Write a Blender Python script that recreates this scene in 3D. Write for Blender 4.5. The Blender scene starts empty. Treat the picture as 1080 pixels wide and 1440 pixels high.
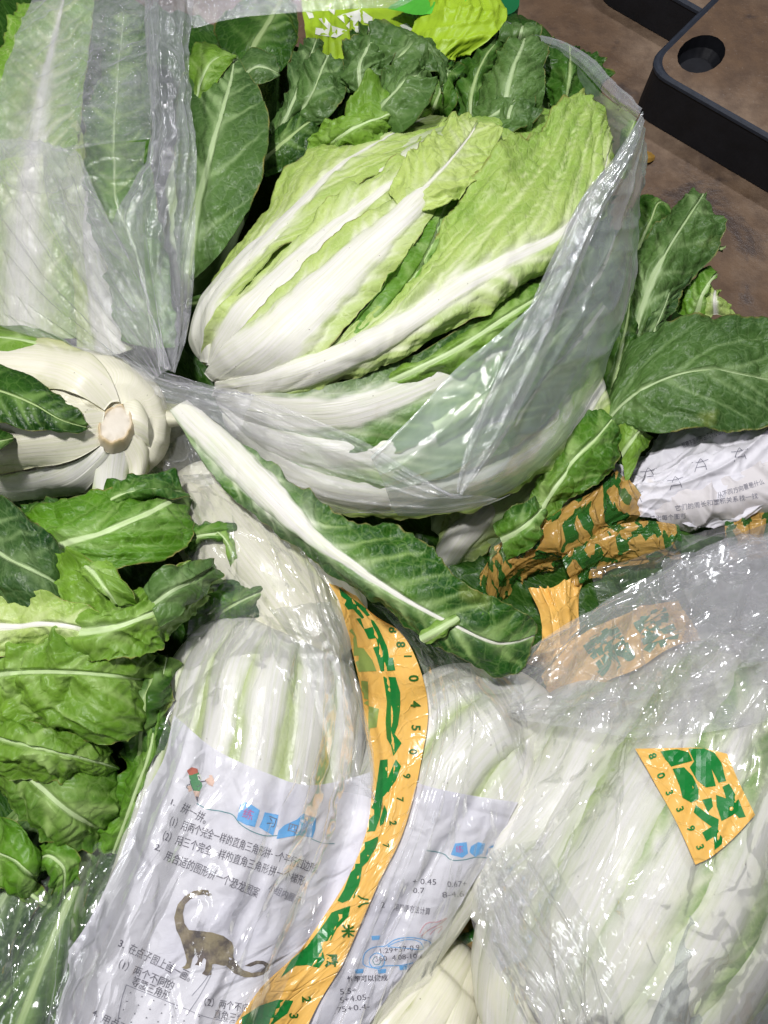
import bpy, math, random
import numpy as np
from mathutils import Vector
from mathutils.bvhtree import BVHTree

# ------------------------------------------------------------------ camera, world, lamps, exposure
SC = bpy.context.scene
COL = SC.collection
TILT = math.radians(22.0)
FPX = 1198.0                       # focal length in photo pixels (photo 1080 x 1440)
DIST = 0.84
CAM = np.array([0.0, -DIST*math.sin(TILT), 0.5+DIST*math.cos(TILT)])
cam = bpy.data.cameras.new('camera'); camo = bpy.data.objects.new('camera', cam); COL.objects.link(camo)
camo.location = CAM; camo.rotation_euler = (TILT, 0, 0)
cam.sensor_fit = 'VERTICAL'; cam.sensor_height = 24.0; cam.lens = 24.0*FPX/1440.0
cam.clip_start = 0.02; cam.clip_end = 60
SC.camera = camo
SC.cycles.max_bounces = 9; SC.cycles.use_adaptive_sampling = True; SC.cycles.adaptive_threshold = 0.03; SC.cycles.transparent_max_bounces = 40; SC.cycles.transmission_bounces = 8
SC.cycles.diffuse_bounces = 3; SC.cycles.glossy_bounces = 3
SC.cycles.use_denoising = True
SC.cycles.caustics_reflective = False; SC.cycles.caustics_refractive = False
world = bpy.data.worlds.new('World'); SC.world = world; world.use_nodes = True
bg = world.node_tree.nodes['Background']
bg.inputs[0].default_value = (0.84, 0.86, 1.0, 1); bg.inputs[1].default_value = 0.095
SC.view_settings.view_transform = 'Standard'; SC.view_settings.look = 'None'
SC.view_settings.exposure = -0.12; SC.view_settings.gamma = 1.0
def lamp(name, loc, target, size, power, col):
    l = bpy.data.lights.new(name, 'AREA'); l.shape = 'RECTANGLE'; l.size = size[0]; l.size_y = size[1]
    l.energy = power; l.color = col
    o = bpy.data.objects.new(name, l); COL.objects.link(o); o.location = loc
    o.rotation_euler = (Vector(target)-Vector(loc)).to_track_quat('-Z', 'Y').to_euler()
    return o
lamp('market_or_fill_lamp', (-0.38, 0.02, 2.6), (0, 0.05, 0.5), (0.18, 0.12), 49, (1.0, 0.975, 0.985))
lamp('market_or_fill_lamp', (1.3, 1.7, 2.9), (0.0, 0.2, 0.4), (0.5, 0.12), 30, (0.95, 0.95, 1.0))
lamp('market_or_fill_lamp', (-1.6, -0.9, 2.4), (0, 0, 0.5), (0.9, 0.2), 5, (0.93, 0.96, 1.0))  # soft fill added to lift the shadows, not one of the market's lamps

# ------------------------------------------------------------------ helpers
ct, st = math.cos(TILT), math.sin(TILT)
def raydir(px, py):
    x = (np.asarray(px, float)-540.0)/FPX; y = -(np.asarray(py, float)-720.0)/FPX
    d = np.stack([x, y*ct+st, y*st-ct], -1)
    return d/np.linalg.norm(d, axis=-1, keepdims=True)
def W(px, py, h):                 # photo pixel + height in cm over the heap's mean level -> metres
    d = raydir(px, py); z = 0.5+np.asarray(h, float)/100.0
    t = (z-CAM[2])/d[..., 2]
    return CAM+d*t[..., None]
def w3(p): return W(p[0], p[1], p[2])

def crom(pts, n, u=None):         # smooth curve through points, chord-length parameter
    p = np.asarray(pts, float)
    if len(p) == 1: p = np.repeat(p, 2, 0)
    L = np.concatenate([[0], np.cumsum(np.maximum(np.linalg.norm(np.diff(p, axis=0), axis=1), 1e-6))]); L /= L[-1]
    m = np.zeros_like(p)
    if len(p) > 2:
        a = (p[1:-1]-p[:-2])/(L[1:-1]-L[:-2])[:, None]; b = (p[2:]-p[1:-1])/(L[2:]-L[1:-1])[:, None]
        wa = (L[2:]-L[1:-1])[:, None]; wb = (L[1:-1]-L[:-2])[:, None]
        m[1:-1] = (a*wa+b*wb)/(wa+wb)
    m[0] = (p[1]-p[0])/(L[1]-L[0]); m[-1] = (p[-1]-p[-2])/(L[-1]-L[-2])
    if len(p) > 2:
        m[0] = 1.5*m[0]-0.5*m[1]; m[-1] = 1.5*m[-1]-0.5*m[-2]
    s = np.linspace(0, 1, n) if u is None else np.asarray(u, float)
    i = np.clip(np.searchsorted(L, s, side='right')-1, 0, len(p)-2)
    h = (L[i+1]-L[i]); x = ((s-L[i])/h)[:, None]; h = h[:, None]
    return (2*x**3-3*x**2+1)*p[i]+(x**3-2*x**2+x)*h*m[i]+(-2*x**3+3*x**2)*p[i+1]+(x**3-x**2)*h*m[i+1]

def loft(rails, ns, T):           # rails -> grid; T (ns, nt) in -1..1
    R = np.stack([crom(r, ns) for r in rails], 1)      # ns,k,3
    k = R.shape[1]
    x = (T+1)/2*(k-1); i = np.clip(np.floor(x).astype(int), 0, k-2); f = (x-i)[..., None]
    g = np.concatenate([2*R[:, :1]-R[:, 1:2], R, 2*R[:, -1:]-R[:, -2:-1]], 1)
    r = np.arange(ns)[:, None]
    p0, p1, p2, p3 = g[r, i], g[r, i+1], g[r, i+2], g[r, i+3]
    return 0.5*((2*p1)+(-p0+p2)*f+(2*p0-5*p1+4*p2-p3)*f**2+(-p0+3*p1-3*p2+p3)*f**3)

def _h(ix, iy, iz):
    n = (ix.astype(np.int64)*73856093) ^ (iy.astype(np.int64)*19349663) ^ (iz.astype(np.int64)*83492791)
    n = (n ^ (n >> 13))*1274126177; n &= 0x7fffffff
    n = (n ^ (n >> 15))*668265263; n &= 0x7fffffff
    return (n ^ (n >> 11)) & 0xffff
def vnoise(p):                    # value noise -1..1
    i = np.floor(p); f = p-i; i = i.astype(int); f = f*f*f*(f*(f*6-15)+10)
    o = 0
    for dx in (0, 1):
        for dy in (0, 1):
            for dz in (0, 1):
                w = (f[..., 0] if dx else 1-f[..., 0])*(f[..., 1] if dy else 1-f[..., 1])*(f[..., 2] if dz else 1-f[..., 2])
                o = o+w*_h(i[..., 0]+dx, i[..., 1]+dy, i[..., 2]+dz)
    return o/32767.5-1
def noise2(a, b, seed=0): 
    c, s_ = 0.8, 0.6
    return vnoise(np.stack([a*c-b*s_+seed*7.31, a*s_+b*c+seed*3.77, 0.31*a+0.23*b+seed*1.7+0.35], -1))
def cells(a, b, seed=0):          # distance to cell edge (F2-F1)
    ia, ib = np.floor(a).astype(int), np.floor(b).astype(int)
    d1 = np.full(a.shape, 9.0); d2 = d1.copy()
    sd = np.full(a.shape, seed, int)
    for dx in (-1, 0, 1):
        for dy in (-1, 0, 1):
            x = ia+dx; y = ib+dy
            px = x+_h(x, y, sd)/65536.0; py = y+_h(x, y, sd+57)/65536.0
            d = np.hypot(a-px, b-py)
            n = d < d1; d2 = np.where(n, d1, np.minimum(d2, d)); d1 = np.where(n, d, d1)
    return d2-d1
def sm(a, b, x):
    t = np.clip((x-a)/(b-a), 0, 1); return t*t*(3-2*t)
def creases(a, b, dens, amp, w, length, seed):   # sharp random folds; lengths in metres, amp in cm
    rng = random.Random(int(seed*31)+7); a0, a1, b0, b1 = a.min(), a.max(), b.min(), b.max()
    n = int(dens*(a1-a0)*(b1-b0)); D = np.zeros_like(a); j = 0.5*w*noise2(a*28, b*28, seed+77)
    for _ in range(n):
        pa, pb, th = rng.uniform(a0, a1), rng.uniform(b0, b1), rng.uniform(0, math.pi)
        L = length*rng.uniform(.4, 1.3); wl = w*rng.uniform(.5, 1.6); am = amp*rng.uniform(.3, 1)*(1 if rng.random() < .6 else -1)
        c_, s_ = math.cos(th), math.sin(th); x = (a-pa)*c_+(b-pb)*s_; y = (b-pb)*c_-(a-pa)*s_+j
        D += am*np.clip(1-np.abs(y)/wl, 0, 1)*(1-sm(.4, 1, np.abs(x)/L))
    return D
def normals(P):
    du = np.gradient(P, axis=0); dv = np.gradient(P, axis=1)
    n = np.cross(du, dv); l = np.linalg.norm(n, axis=-1, keepdims=True); n = n/np.maximum(l, 1e-12)
    toc = CAM-P
    if np.sum(n*toc) < 0: n = -n
    return n

REG = {}                          # geometry kept for draping films over it: key -> list of (verts, quads)
def mesh_obj(name, V, F, mat, parent=None, uv=None, mask=None, smooth=True, reg=None, loc=None):
    base = np.array(parent.location) if parent else (np.array(loc) if loc is not None else np.zeros(3))
    me = bpy.data.meshes.new(name)
    me.from_pydata((V-base).tolist(), [], F.tolist() if hasattr(F, 'tolist') else F)
    if smooth: me.polygons.foreach_set('use_smooth', [True]*len(me.polygons))
    if uv is not None:
        li = np.zeros(len(me.loops), dtype=np.int32); me.loops.foreach_get('vertex_index', li)
        l = me.uv_layers.new(name='UVMap'); l.data.foreach_set('uv', uv[li].astype(np.float32).ravel())
    if mask is not None:
        c = me.color_attributes.new('mask', 'FLOAT_COLOR', 'POINT')
        m4 = np.concatenate([mask, np.zeros((len(mask), 4-mask.shape[1]))], 1)
        c.data.foreach_set('color', m4.astype(np.float32).ravel())
    if mat: me.materials.append(mat)
    o = bpy.data.objects.new(name, me); COL.objects.link(o)
    if parent: o.parent = parent
    elif loc is not None: o.location = loc
    if reg:
        for r in reg.split(): REG.setdefault(r, []).append((V, F))
    return o
def grid_faces(ns, nt, wrap=False):
    i = np.arange(ns-1)[:, None]; j = np.arange(nt if wrap else nt-1)[None]
    a = i*nt+j; b = i*nt+(j+1) % nt
    return np.stack([a, b, b+nt, a+nt], -1).reshape(-1, 4)
def thing(name, label, cat, p, group=None):
    o = bpy.data.objects.new(name, None); COL.objects.link(o); o.empty_display_size = 0.05
    o.location = w3(p); o['label'] = label; o['category'] = cat
    group = group or {'cabbage': 'napa cabbages in the heap', 'bag': 'plastic bags in the heap', 'tape': 'printed yellow tapes', 'crate': 'plastic crates', 'paper': 'school worksheet papers', 'leaf': 'loose cabbage leaves'}.get(cat)
    if group: o['group'] = group
    bpy.context.view_layer.update()
    return o
def tag(o, label=None, cat=None, group=None, kind=None):
    if label: o['label'] = label
    if cat: o['category'] = cat
    if group: o['group'] = group
    if kind: o['kind'] = kind
    return o

# ------------------------------------------------------------------ materials
class NT:
    def __init__(s, name):
        s.m = bpy.data.materials.new(name); s.m.use_nodes = True; s.t = s.m.node_tree; s.t.nodes.clear()
        s.out = s.n('ShaderNodeOutputMaterial')
    def n(s, typ, **kw):
        x = s.t.nodes.new(typ)
        for k, v in kw.items():
            if k.startswith('_'): setattr(x, k[1:], v)
            else:
                key = int(k[1:]) if k[0] == 'i' and k[1:].isdigit() else k.replace('__', ' ')
                s.put(x.inputs[key], v)
        return x
    def put(s, sock, v):
        if isinstance(v, bpy.types.NodeSocket): s.t.links.new(v, sock)
        elif isinstance(v, bpy.types.Node): s.t.links.new(v.outputs[0], sock)
        else:
            if isinstance(v, (tuple, list)) and sock.type == 'RGBA' and len(v) == 3: v = (*v, 1)
            sock.default_value = v
    def math(s, op, a, b=0.0, c=0.0, clamp=False):
        return s.n('ShaderNodeMath', _operation=op, _use_clamp=clamp, i0=a, i1=b, i2=c).outputs[0]
    def mix(s, f, a, b):
        x = s.n('ShaderNodeMix', _data_type='RGBA'); s.put(x.inputs[0], f); s.put(x.inputs[6], a); s.put(x.inputs[7], b)
        return x.outputs[2]
    def rng(s, v, a, b, c=0.0, d=1.0):
        return s.n('ShaderNodeMapRange', _interpolation_type='SMOOTHSTEP', i0=v, i1=a, i2=b, i3=c, i4=d).outputs[0]
    def noise(s, vec, scale, detail=3, rough=0.55, dist=0.0):
        x = s.n('ShaderNodeTexNoise'); s.put(x.inputs['Vector'], vec)
        x.inputs['Scale'].default_value = scale; x.inputs['Detail'].default_value = detail
        x.inputs['Roughness'].default_value = rough; x.inputs['Distortion'].default_value = dist
        return x.outputs[0]
    def vor(s, vec, scale, feat='DISTANCE_TO_EDGE', rnd=1.0):
        x = s.n('ShaderNodeTexVoronoi', _feature=feat); s.put(x.inputs['Vector'], vec)
        x.inputs['Scale'].default_value = scale; x.inputs['Randomness'].default_value = rnd
        return x.outputs[0]
    def mapping(s, vec, sc=(1, 1, 1), rot=(0, 0, 0)):
        x = s.n('ShaderNodeMapping'); s.put(x.inputs[0], vec); x.inputs[3].default_value = sc; x.inputs[2].default_value = rot
        return x.outputs[0]
    def bump(s, h, dist, strength=1.0, nrm=None):
        x = s.n('ShaderNodeBump'); s.put(x.inputs['Height'], h); x.inputs['Distance'].default_value = dist
        x.inputs['Strength'].default_value = strength
        if nrm is not None: s.put(x.inputs['Normal'], nrm)
        return x.outputs[0]
    def pb(s, **kw): return s.n('ShaderNodeBsdfPrincipled', **kw)
    def done(s, sh):
        s.t.links.new(sh if isinstance(sh, bpy.types.NodeSocket) else sh.outputs[0], s.out.inputs[0]); return s.m
def warp(b, uv, sc, amt):
    n = b.n('ShaderNodeTexNoise'); b.put(n.inputs['Vector'], uv); n.inputs['Scale'].default_value = sc; n.inputs['Detail'].default_value = 2
    v = b.n('ShaderNodeVectorMath', _operation='SUBTRACT', i0=n.outputs['Color'], i1=(0.5, 0.5, 0.5))
    v2 = b.n('ShaderNodeVectorMath', _operation='SCALE', i0=v); v2.inputs['Scale'].default_value = amt
    return b.n('ShaderNodeVectorMath', _operation='ADD', i0=uv, i1=v2.outputs[0]).outputs[0]

def leaf_mat(name, light, dark, veinc, ribc, gloss=0.42, fine=1.0, transl=0.22):
    b = NT(name)
    at = b.n('ShaderNodeAttribute', _attribute_name='mask'); sp = b.n('ShaderNodeSeparateColor', i0=at.outputs['Color'])
    R, G, B = sp.outputs[0], sp.outputs[1], sp.outputs[2]
    uv = b.n('ShaderNodeUVMap').outputs[0]
    wu = warp(b, uv, 90, 0.008)
    v1 = b.vor(wu, 75); v2 = b.vor(warp(b, uv, 220, 0.004), 210)
    e1 = b.rng(v1, 0.0, 0.08, 1, 0); e2 = b.rng(v2, 0.0, 0.13, 1, 0)
    n1 = b.noise(uv, 28, 4); n2 = b.noise(uv, 140, 5, 0.65)
    tone = b.math('ADD', B, b.math('MULTIPLY', b.math('SUBTRACT', n1, 0.5), 0.75))
    tone = b.math('ADD', tone, b.math('MULTIPLY', b.math('SUBTRACT', n2, 0.5), 0.35), clamp=True)
    blade = b.mix(tone, light, dark)
    # tiny yellowish and dark flecks
    n3 = b.noise(uv, 420, 2)
    blade = b.mix(b.rng(n3, 0.66, 0.74, 0, 0.35), blade, tuple(min(1, c*1.9+0.02) for c in light))
    blade = b.mix(b.math('MULTIPLY', e1, 0.20), blade, veinc)
    blade = b.mix(b.math('MULTIPLY', e2, 0.10), blade, veinc)
    blade = b.mix(b.math('MULTIPLY', G, 0.95), blade, veinc)
    st_ = b.noise(b.mapping(uv, (14, 420, 1)), 1.0, 4, 0.6)
    st2 = b.noise(b.mapping(uv, (60, 900, 1)), 1.0, 3, 0.6)
    rc = b.mix(b.rng(st_, 0.35, 0.70, 0, 0.7), ribc, (ribc[0]*0.84, ribc[1]*0.89, ribc[2]*0.70))
    rc = b.mix(b.rng(b.noise(uv, 22, 3), 0.5, 0.8, 0, 0.35), rc, tuple(0.55*ribc[i]+0.45*min(1, light[i]*2.2) for i in range(3)))
    spk = b.vor(uv, 85, 'F1'); rc = b.mix(b.rng(b.noise(uv, 34, 4, .7), 0.60, 0.78, 0, 0.30), rc, (0.50, 0.42, 0.24)); rc = b.mix(b.rng(spk, 0.035, 0.06, 0.6, 0), rc, (0.10, 0.07, 0.03))
    A_ = at.outputs['Alpha']
    yl = b.math('MULTIPLY', b.rng(b.noise(uv, 13, 3), 0.62, 0.74, 0, 0.55), b.rng(A_, .3, 1))
    blade = b.mix(yl, blade, (0.42, 0.46, 0.10))
    mg = b.math('MULTIPLY', b.rng(A_, 0.955, 1.0), b.rng(b.noise(uv, 60, 3), 0.40, 0.62, 0.1, 0.9))
    blade = b.mix(mg, blade, (0.30, 0.27, 0.075))
    col = b.mix(R, blade, rc)
    # relief: blade puckers between veins, rib is striated
    hb = b.math('ADD', b.rng(v1, 0, 0.2, 0, .6), b.math('MULTIPLY', b.rng(v2, 0, 0.4), 0.3)); hb = b.math('ADD', hb, b.math('MULTIPLY', n1, 2.5))
    hb = b.math('ADD', hb, b.math('MULTIPLY', n2, 0.8))
    hr = b.math('ADD', b.math('MULTIPLY', st_, 0.7), b.math('MULTIPLY', st2, 0.3))
    h = b.n('ShaderNodeMix', _data_type='FLOAT'); b.put(h.inputs[0], R); b.put(h.inputs[2], hb); b.put(h.inputs[3], hr)
    nr = b.bump(h.outputs[0], 0.0009*fine, 0.7)
    rough = b.math('ADD', gloss, b.math('MULTIPLY', b.math('SUBTRACT', n2, 0.5), 0.3))
    p = b.pb(Base__Color=col, Roughness=rough, Normal=nr); p.inputs['Specular IOR Level'].default_value = 0.32
    p.inputs['Subsurface Weight'].default_value = 0.0
    tr = b.n('ShaderNodeBsdfTranslucent', Color=b.mix(0.35, col, (0.35, 0.6, 0.05)), Normal=nr)
    f = b.math('MULTIPLY', b.math('SUBTRACT', 1.0, R), transl)
    return b.done(b.n('ShaderNodeMixShader', i0=f, i1=p, i2=tr))

RIB = (0.78, 0.765, 0.71)
M = {}
M['pale'] = leaf_mat('pale_napa_leaf', (0.54, 0.68, 0.18), (0.19, 0.40, 0.035), (0.70, 0.80, 0.38), RIB)
PG = (0.54, 0.68, 0.36)
for sfx, rb in (('', PG), ('w', RIB)):
    M['mid'+sfx] = leaf_mat('green_napa_leaf', (0.21, 0.40, 0.035), (0.032, 0.130, 0.008), (0.38, 0.56, 0.16), rb)
    M['green'+sfx] = leaf_mat('fresh_green_leaf', (0.14, 0.35, 0.014), (0.013, 0.085, 0.005), (0.34, 0.52, 0.15), rb)
M['dark'] = leaf_mat('dark_green_leaf', (0.055, 0.175, 0.014), (0.008, 0.045, 0.004), (0.19, 0.34, 0.08), (0.38, 0.50, 0.22), 0.36)
M['outer'] = leaf_mat('dull_green_leaf', (0.105, 0.215, 0.045), (0.013, 0.058, 0.012), (0.27, 0.41, 0.16), (0.43, 0.55, 0.30), 0.40)
M['white'] = leaf_mat('white_cabbage_stem', (0.50, 0.62, 0.20), (0.36, 0.52, 0.10), (0.66, 0.76, 0.42), (0.78, 0.765, 0.72), 0.34, 0.7)
M['cream'] = leaf_mat('cream_cabbage_stem', (0.56, 0.57, 0.27), (0.42, 0.50, 0.17), (0.68, 0.70, 0.46), (0.76, 0.73, 0.61), 0.34, 0.7)

def film_mat(name, haze, tint=(0.86, 0.89, 0.93), crk=1.0, aniso=(1, 1, 1), gl=0.14, edge=0.75, weave=0.0):
    b = NT(name); uv = b.n('ShaderNodeUVMap').outputs[0]
    w = warp(b, uv, 12, 0.05)
    a = b.noise(b.mapping(w, tuple(x*13 for x in aniso)), 1.0, 2, 0.5)
    ridge = b.math('SUBTRACT', 1.0, b.math('ABSOLUTE', b.math('MULTIPLY', b.math('SUBTRACT', a, 0.5), 4.0)), clamp=True)
    ridge = b.math('POWER', ridge, 3.0)
    v = b.vor(warp(b, uv, 20, 0.05), 17)
    v = b.rng(v, 0, 0.10, 1, 0)
    a2 = b.noise(b.mapping(w, (aniso[0]*9, aniso[1]*60, 1)), 1.0, 2, 0.5)
    h = b.math('ADD', b.math('MULTIPLY', ridge, 1.0), b.math('MULTIPLY', v, 0.35))
    h = b.math('ADD', h, b.math('MULTIPLY', a2, 0.9))
    if weave:
        x1 = b.n('ShaderNodeTexWave', _wave_type='BANDS', _bands_direction='X', Vector=uv, Scale=weave*0.32)
        x2 = b.n('ShaderNodeTexWave', _wave_type='BANDS', _bands_direction='Y', Vector=uv, Scale=weave*0.32)
        h = b.math('ADD', h, b.math('MULTIPLY', b.math('ADD', x1.outputs[1], x2.outputs[1]), 0.10))
    nr = b.bump(h, 0.0015*crk, 0.9); ns = b.bump(h, 0.0003*crk, 0.5)
    lw = b.n('ShaderNodeLayerWeight', Blend=0.35, Normal=ns).outputs['Facing']
    big = b.noise(uv, 9, 3)
    f = b.math('ADD', b.math('MULTIPLY', b.math('POWER', lw, 2.6), edge), b.math('MULTIPLY', haze*2, big))
    f = b.math('ADD', f, b.math('MULTIPLY', ridge, 0.05))
    f = b.math('MINIMUM', f, 0.93)
    d = b.n('ShaderNodeBsdfDiffuse', Color=tint, Normal=ns); t = b.n('ShaderNodeBsdfTranslucent', Color=tint, Normal=ns)
    dt = b.n('ShaderNodeMixShader', i0=0.35, i1=d, i2=t)
    tp = b.n('ShaderNodeBsdfTransparent', Color=(0.985, 0.99, 0.99))
    base = b.n('ShaderNodeMixShader', i0=f, i1=tp, i2=dt)
    g = b.n('ShaderNodeBsdfGlossy', Color=(1, 1, 1), Roughness=gl, Normal=nr)
    fr = b.n('ShaderNodeFresnel', IOR=1.5, Normal=nr).outputs[0]
    fr = b.math('MINIMUM', b.math('MULTIPLY', fr, 1.6), 0.38)
    return b.done(b.n('ShaderNodeMixShader', i0=fr, i1=base, i2=g))
M['film'] = film_mat('clear_polythene', 0.085, (0.93, 0.95, 0.97), crk=0.8, weave=700, edge=.6)
M['film_milky'] = film_mat('milky_polythene', 0.34, (0.86, 0.96, 0.93), crk=0.4, aniso=(0.5, 1.4, 1), weave=700, edge=.6)
M['film_knot'] = film_mat('knotted_polythene', 0.17, (0.94, 0.94, 1.0), crk=1.1, aniso=(0.5, 1.8, 1), weave=700, edge=.6)
M['film_bright'] = film_mat('whitish_polythene', 0.19, (0.95, 0.94, 1.0), crk=1.3, aniso=(0.35, 2.6, 1), weave=700, edge=.6)
M['film_left'] = film_mat('embossed_polythene', 0.17, (0.93, 0.95, 1.0), crk=2.0, gl=.11, aniso=(1.4, 0.6, 1), weave=700, edge=.6)
M['film_fold'] = film_mat('folded_polythene', 0.20, (0.92, 0.94, 1.0), crk=1.0, aniso=(0.45, 2.0, 1), weave=700, edge=.7)
M['film_veil'] = film_mat('white_cling_film', 0.09, (0.97, 0.96, 0.98), crk=1.0, aniso=(0.5, 1.3, 1), gl=0.12, edge=.6)
M['film_thin'] = film_mat('taut_cling_film', 0.012, (0.97, 0.96, 0.98), crk=0.8, aniso=(0.3, 2.0, 1), gl=0.09, edge=.12)
M['film_wrap'] = film_mat('thin_cling_film', 0.035, (0.95, 0.94, 0.98), crk=1.0, aniso=(0.5, 1.5, 1), gl=0.13, edge=.5)
M['film_cloud'] = film_mat('cloudy_cling_film', 0.20, (0.93, 0.93, 0.97), crk=1.2, aniso=(0.6, 1.4, 1), gl=0.11, edge=.6)

def flat_mat(name, col, rough=0.5, nsc=60, amt=0.12, bump=0.0006, spec=0.4):
    b = NT(name); tc = b.n('ShaderNodeTexCoord').outputs['Object']
    n = b.noise(tc, nsc, 5, 0.6)
    c = b.mix(n, tuple(x*(1-amt) for x in col), tuple(min(1, x*(1+amt)) for x in col))
    p = b.pb(Base__Color=c, Roughness=rough, Normal=b.bump(n, bump, 0.6)); p.inputs['Specular IOR Level'].default_value = spec
    return b.done(p)
M['ink'] = flat_mat('black_printing_ink', (0.09, 0.085, 0.11), 0.6)
M['ink_grey'] = flat_mat('grey_printing_ink', (0.22, 0.22, 0.27), 0.6)
M['ink_blue'] = flat_mat('light_blue_printing_ink', (0.13, 0.42, 0.78), 0.6)
M['ink_teal'] = flat_mat('teal_printing_ink', (0.10, 0.28, 0.30), 0.6)
M['ink_pink'] = flat_mat('pink_printing_ink', (0.72, 0.42, 0.45), 0.6)
M['ink_magenta'] = flat_mat('magenta_printing_ink', (0.55, 0.09, 0.30), 0.6)
M['ink_green'] = flat_mat('green_printing_ink', (0.07, 0.30, 0.10), 0.6)
M['ink_red'] = flat_mat('red_printing_ink', (0.55, 0.13, 0.07), 0.6)
M['ink_flesh'] = flat_mat('flesh_printing_ink', (0.80, 0.55, 0.42), 0.6)
M['tape_green'] = flat_mat('green_tape_print', (0.006, 0.19, 0.030), 0.32, 200, 0.15, 0.0003, 0.6)
M['tape_dark'] = flat_mat('dark_green_tape_print', (0.02, 0.12, 0.015), 0.4)
M['tape_under'] = flat_mat('olive_tape_underlayer', (0.27, 0.36, 0.09), 0.35, 90)
M['lime_white'] = flat_mat('white_bag_print', (0.80, 0.82, 0.72), 0.45)
def paper_mat(name, col):
    b = NT(name); uv = b.n('ShaderNodeUVMap').outputs[0]
    n = b.noise(uv, 35, 5, 0.6); v = b.rng(b.vor(warp(b, uv, 20, 0.04), 16), 0, 0.09, 1, 0)
    n2 = b.noise(uv, 600, 3); dmp = b.noise(uv, 11, 4, 0.6)
    c = b.mix(b.rng(dmp, 0.45, 0.7), col, tuple(x*y for x, y in zip(col, (0.86, 0.86, 0.90))))
    c = b.mix(b.rng(b.noise(uv, 24, 2), 0.70, 0.78, 0, 0.5), c, (0.66, 0.58, 0.42))
    h = b.math('ADD', b.math('MULTIPLY', n, 1.3), b.math('MULTIPLY', v, 0.5)); h = b.math('ADD', h, b.math('MULTIPLY', n2, 0.06))
    p = b.pb(Base__Color=c, Roughness=0.62, Normal=b.bump(h, 0.0022, 0.8))
    tr = b.n('ShaderNodeBsdfTranslucent', Color=c)
    return b.done(b.n('ShaderNodeMixShader', i0=0.12, i1=p, i2=tr))
M['paper'] = paper_mat('damp_worksheet_paper', (0.82, 0.81, 0.85))
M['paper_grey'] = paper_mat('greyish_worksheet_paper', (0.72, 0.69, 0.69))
def tape_mat(name, glyph=False, dark=1.0):
    b = NT(name); uv = b.n('ShaderNodeUVMap').outputs[0]
    n = b.noise(uv, 60, 4); c = b.mix(n, (0.84*dark, 0.54*dark, 0.16*dark), (0.80*dark, 0.44*dark, 0.085*dark))
    if glyph:     # printed block characters along crumpled tape
        m1 = b.mapping(warp(b, uv, 60, 0.01), (62, 46, 1), (0, 0, 0.35)); 
        k = b.n('ShaderNodeTexVoronoi', _feature='F1', _distance='CHEBYCHEV'); b.put(k.inputs['Vector'], m1); k.inputs['Scale'].default_value = 1.6
        kk = b.n('ShaderNodeSeparateColor', i0=k.outputs['Color'])
        c = b.mix(b.rng(kk.outputs[0], 0.60, 0.605), c, (0.03, 0.14, 0.02))
    h = b.noise(b.mapping(uv, (20, 90, 1)), 1.0, 4); cr = b.rng(b.vor(warp(b, uv, 50, 0.02), 45), 0, 0.1, 1, 0)
    hh = b.math('ADD', h, b.math('MULTIPLY', cr, 0.35))
    p = b.pb(Base__Color=c, Roughness=0.24, Normal=b.bump(hh, 0.0018 if not glyph else 0.006, 0.8)); p.inputs['Specular IOR Level'].default_value = 0.6
    if glyph:
        tp = b.n('ShaderNodeBsdfTransparent', Color=(0.95, 0.85, 0.6))
        return b.done(b.n('ShaderNodeMixShader', i0=0.72, i1=tp, i2=p))
    return b.done(p)
M['tape'] = tape_mat('yellow_tape'); M['tape_glyph'] = tape_mat('yellow_green_printed_tape', True, 0.72)

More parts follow.
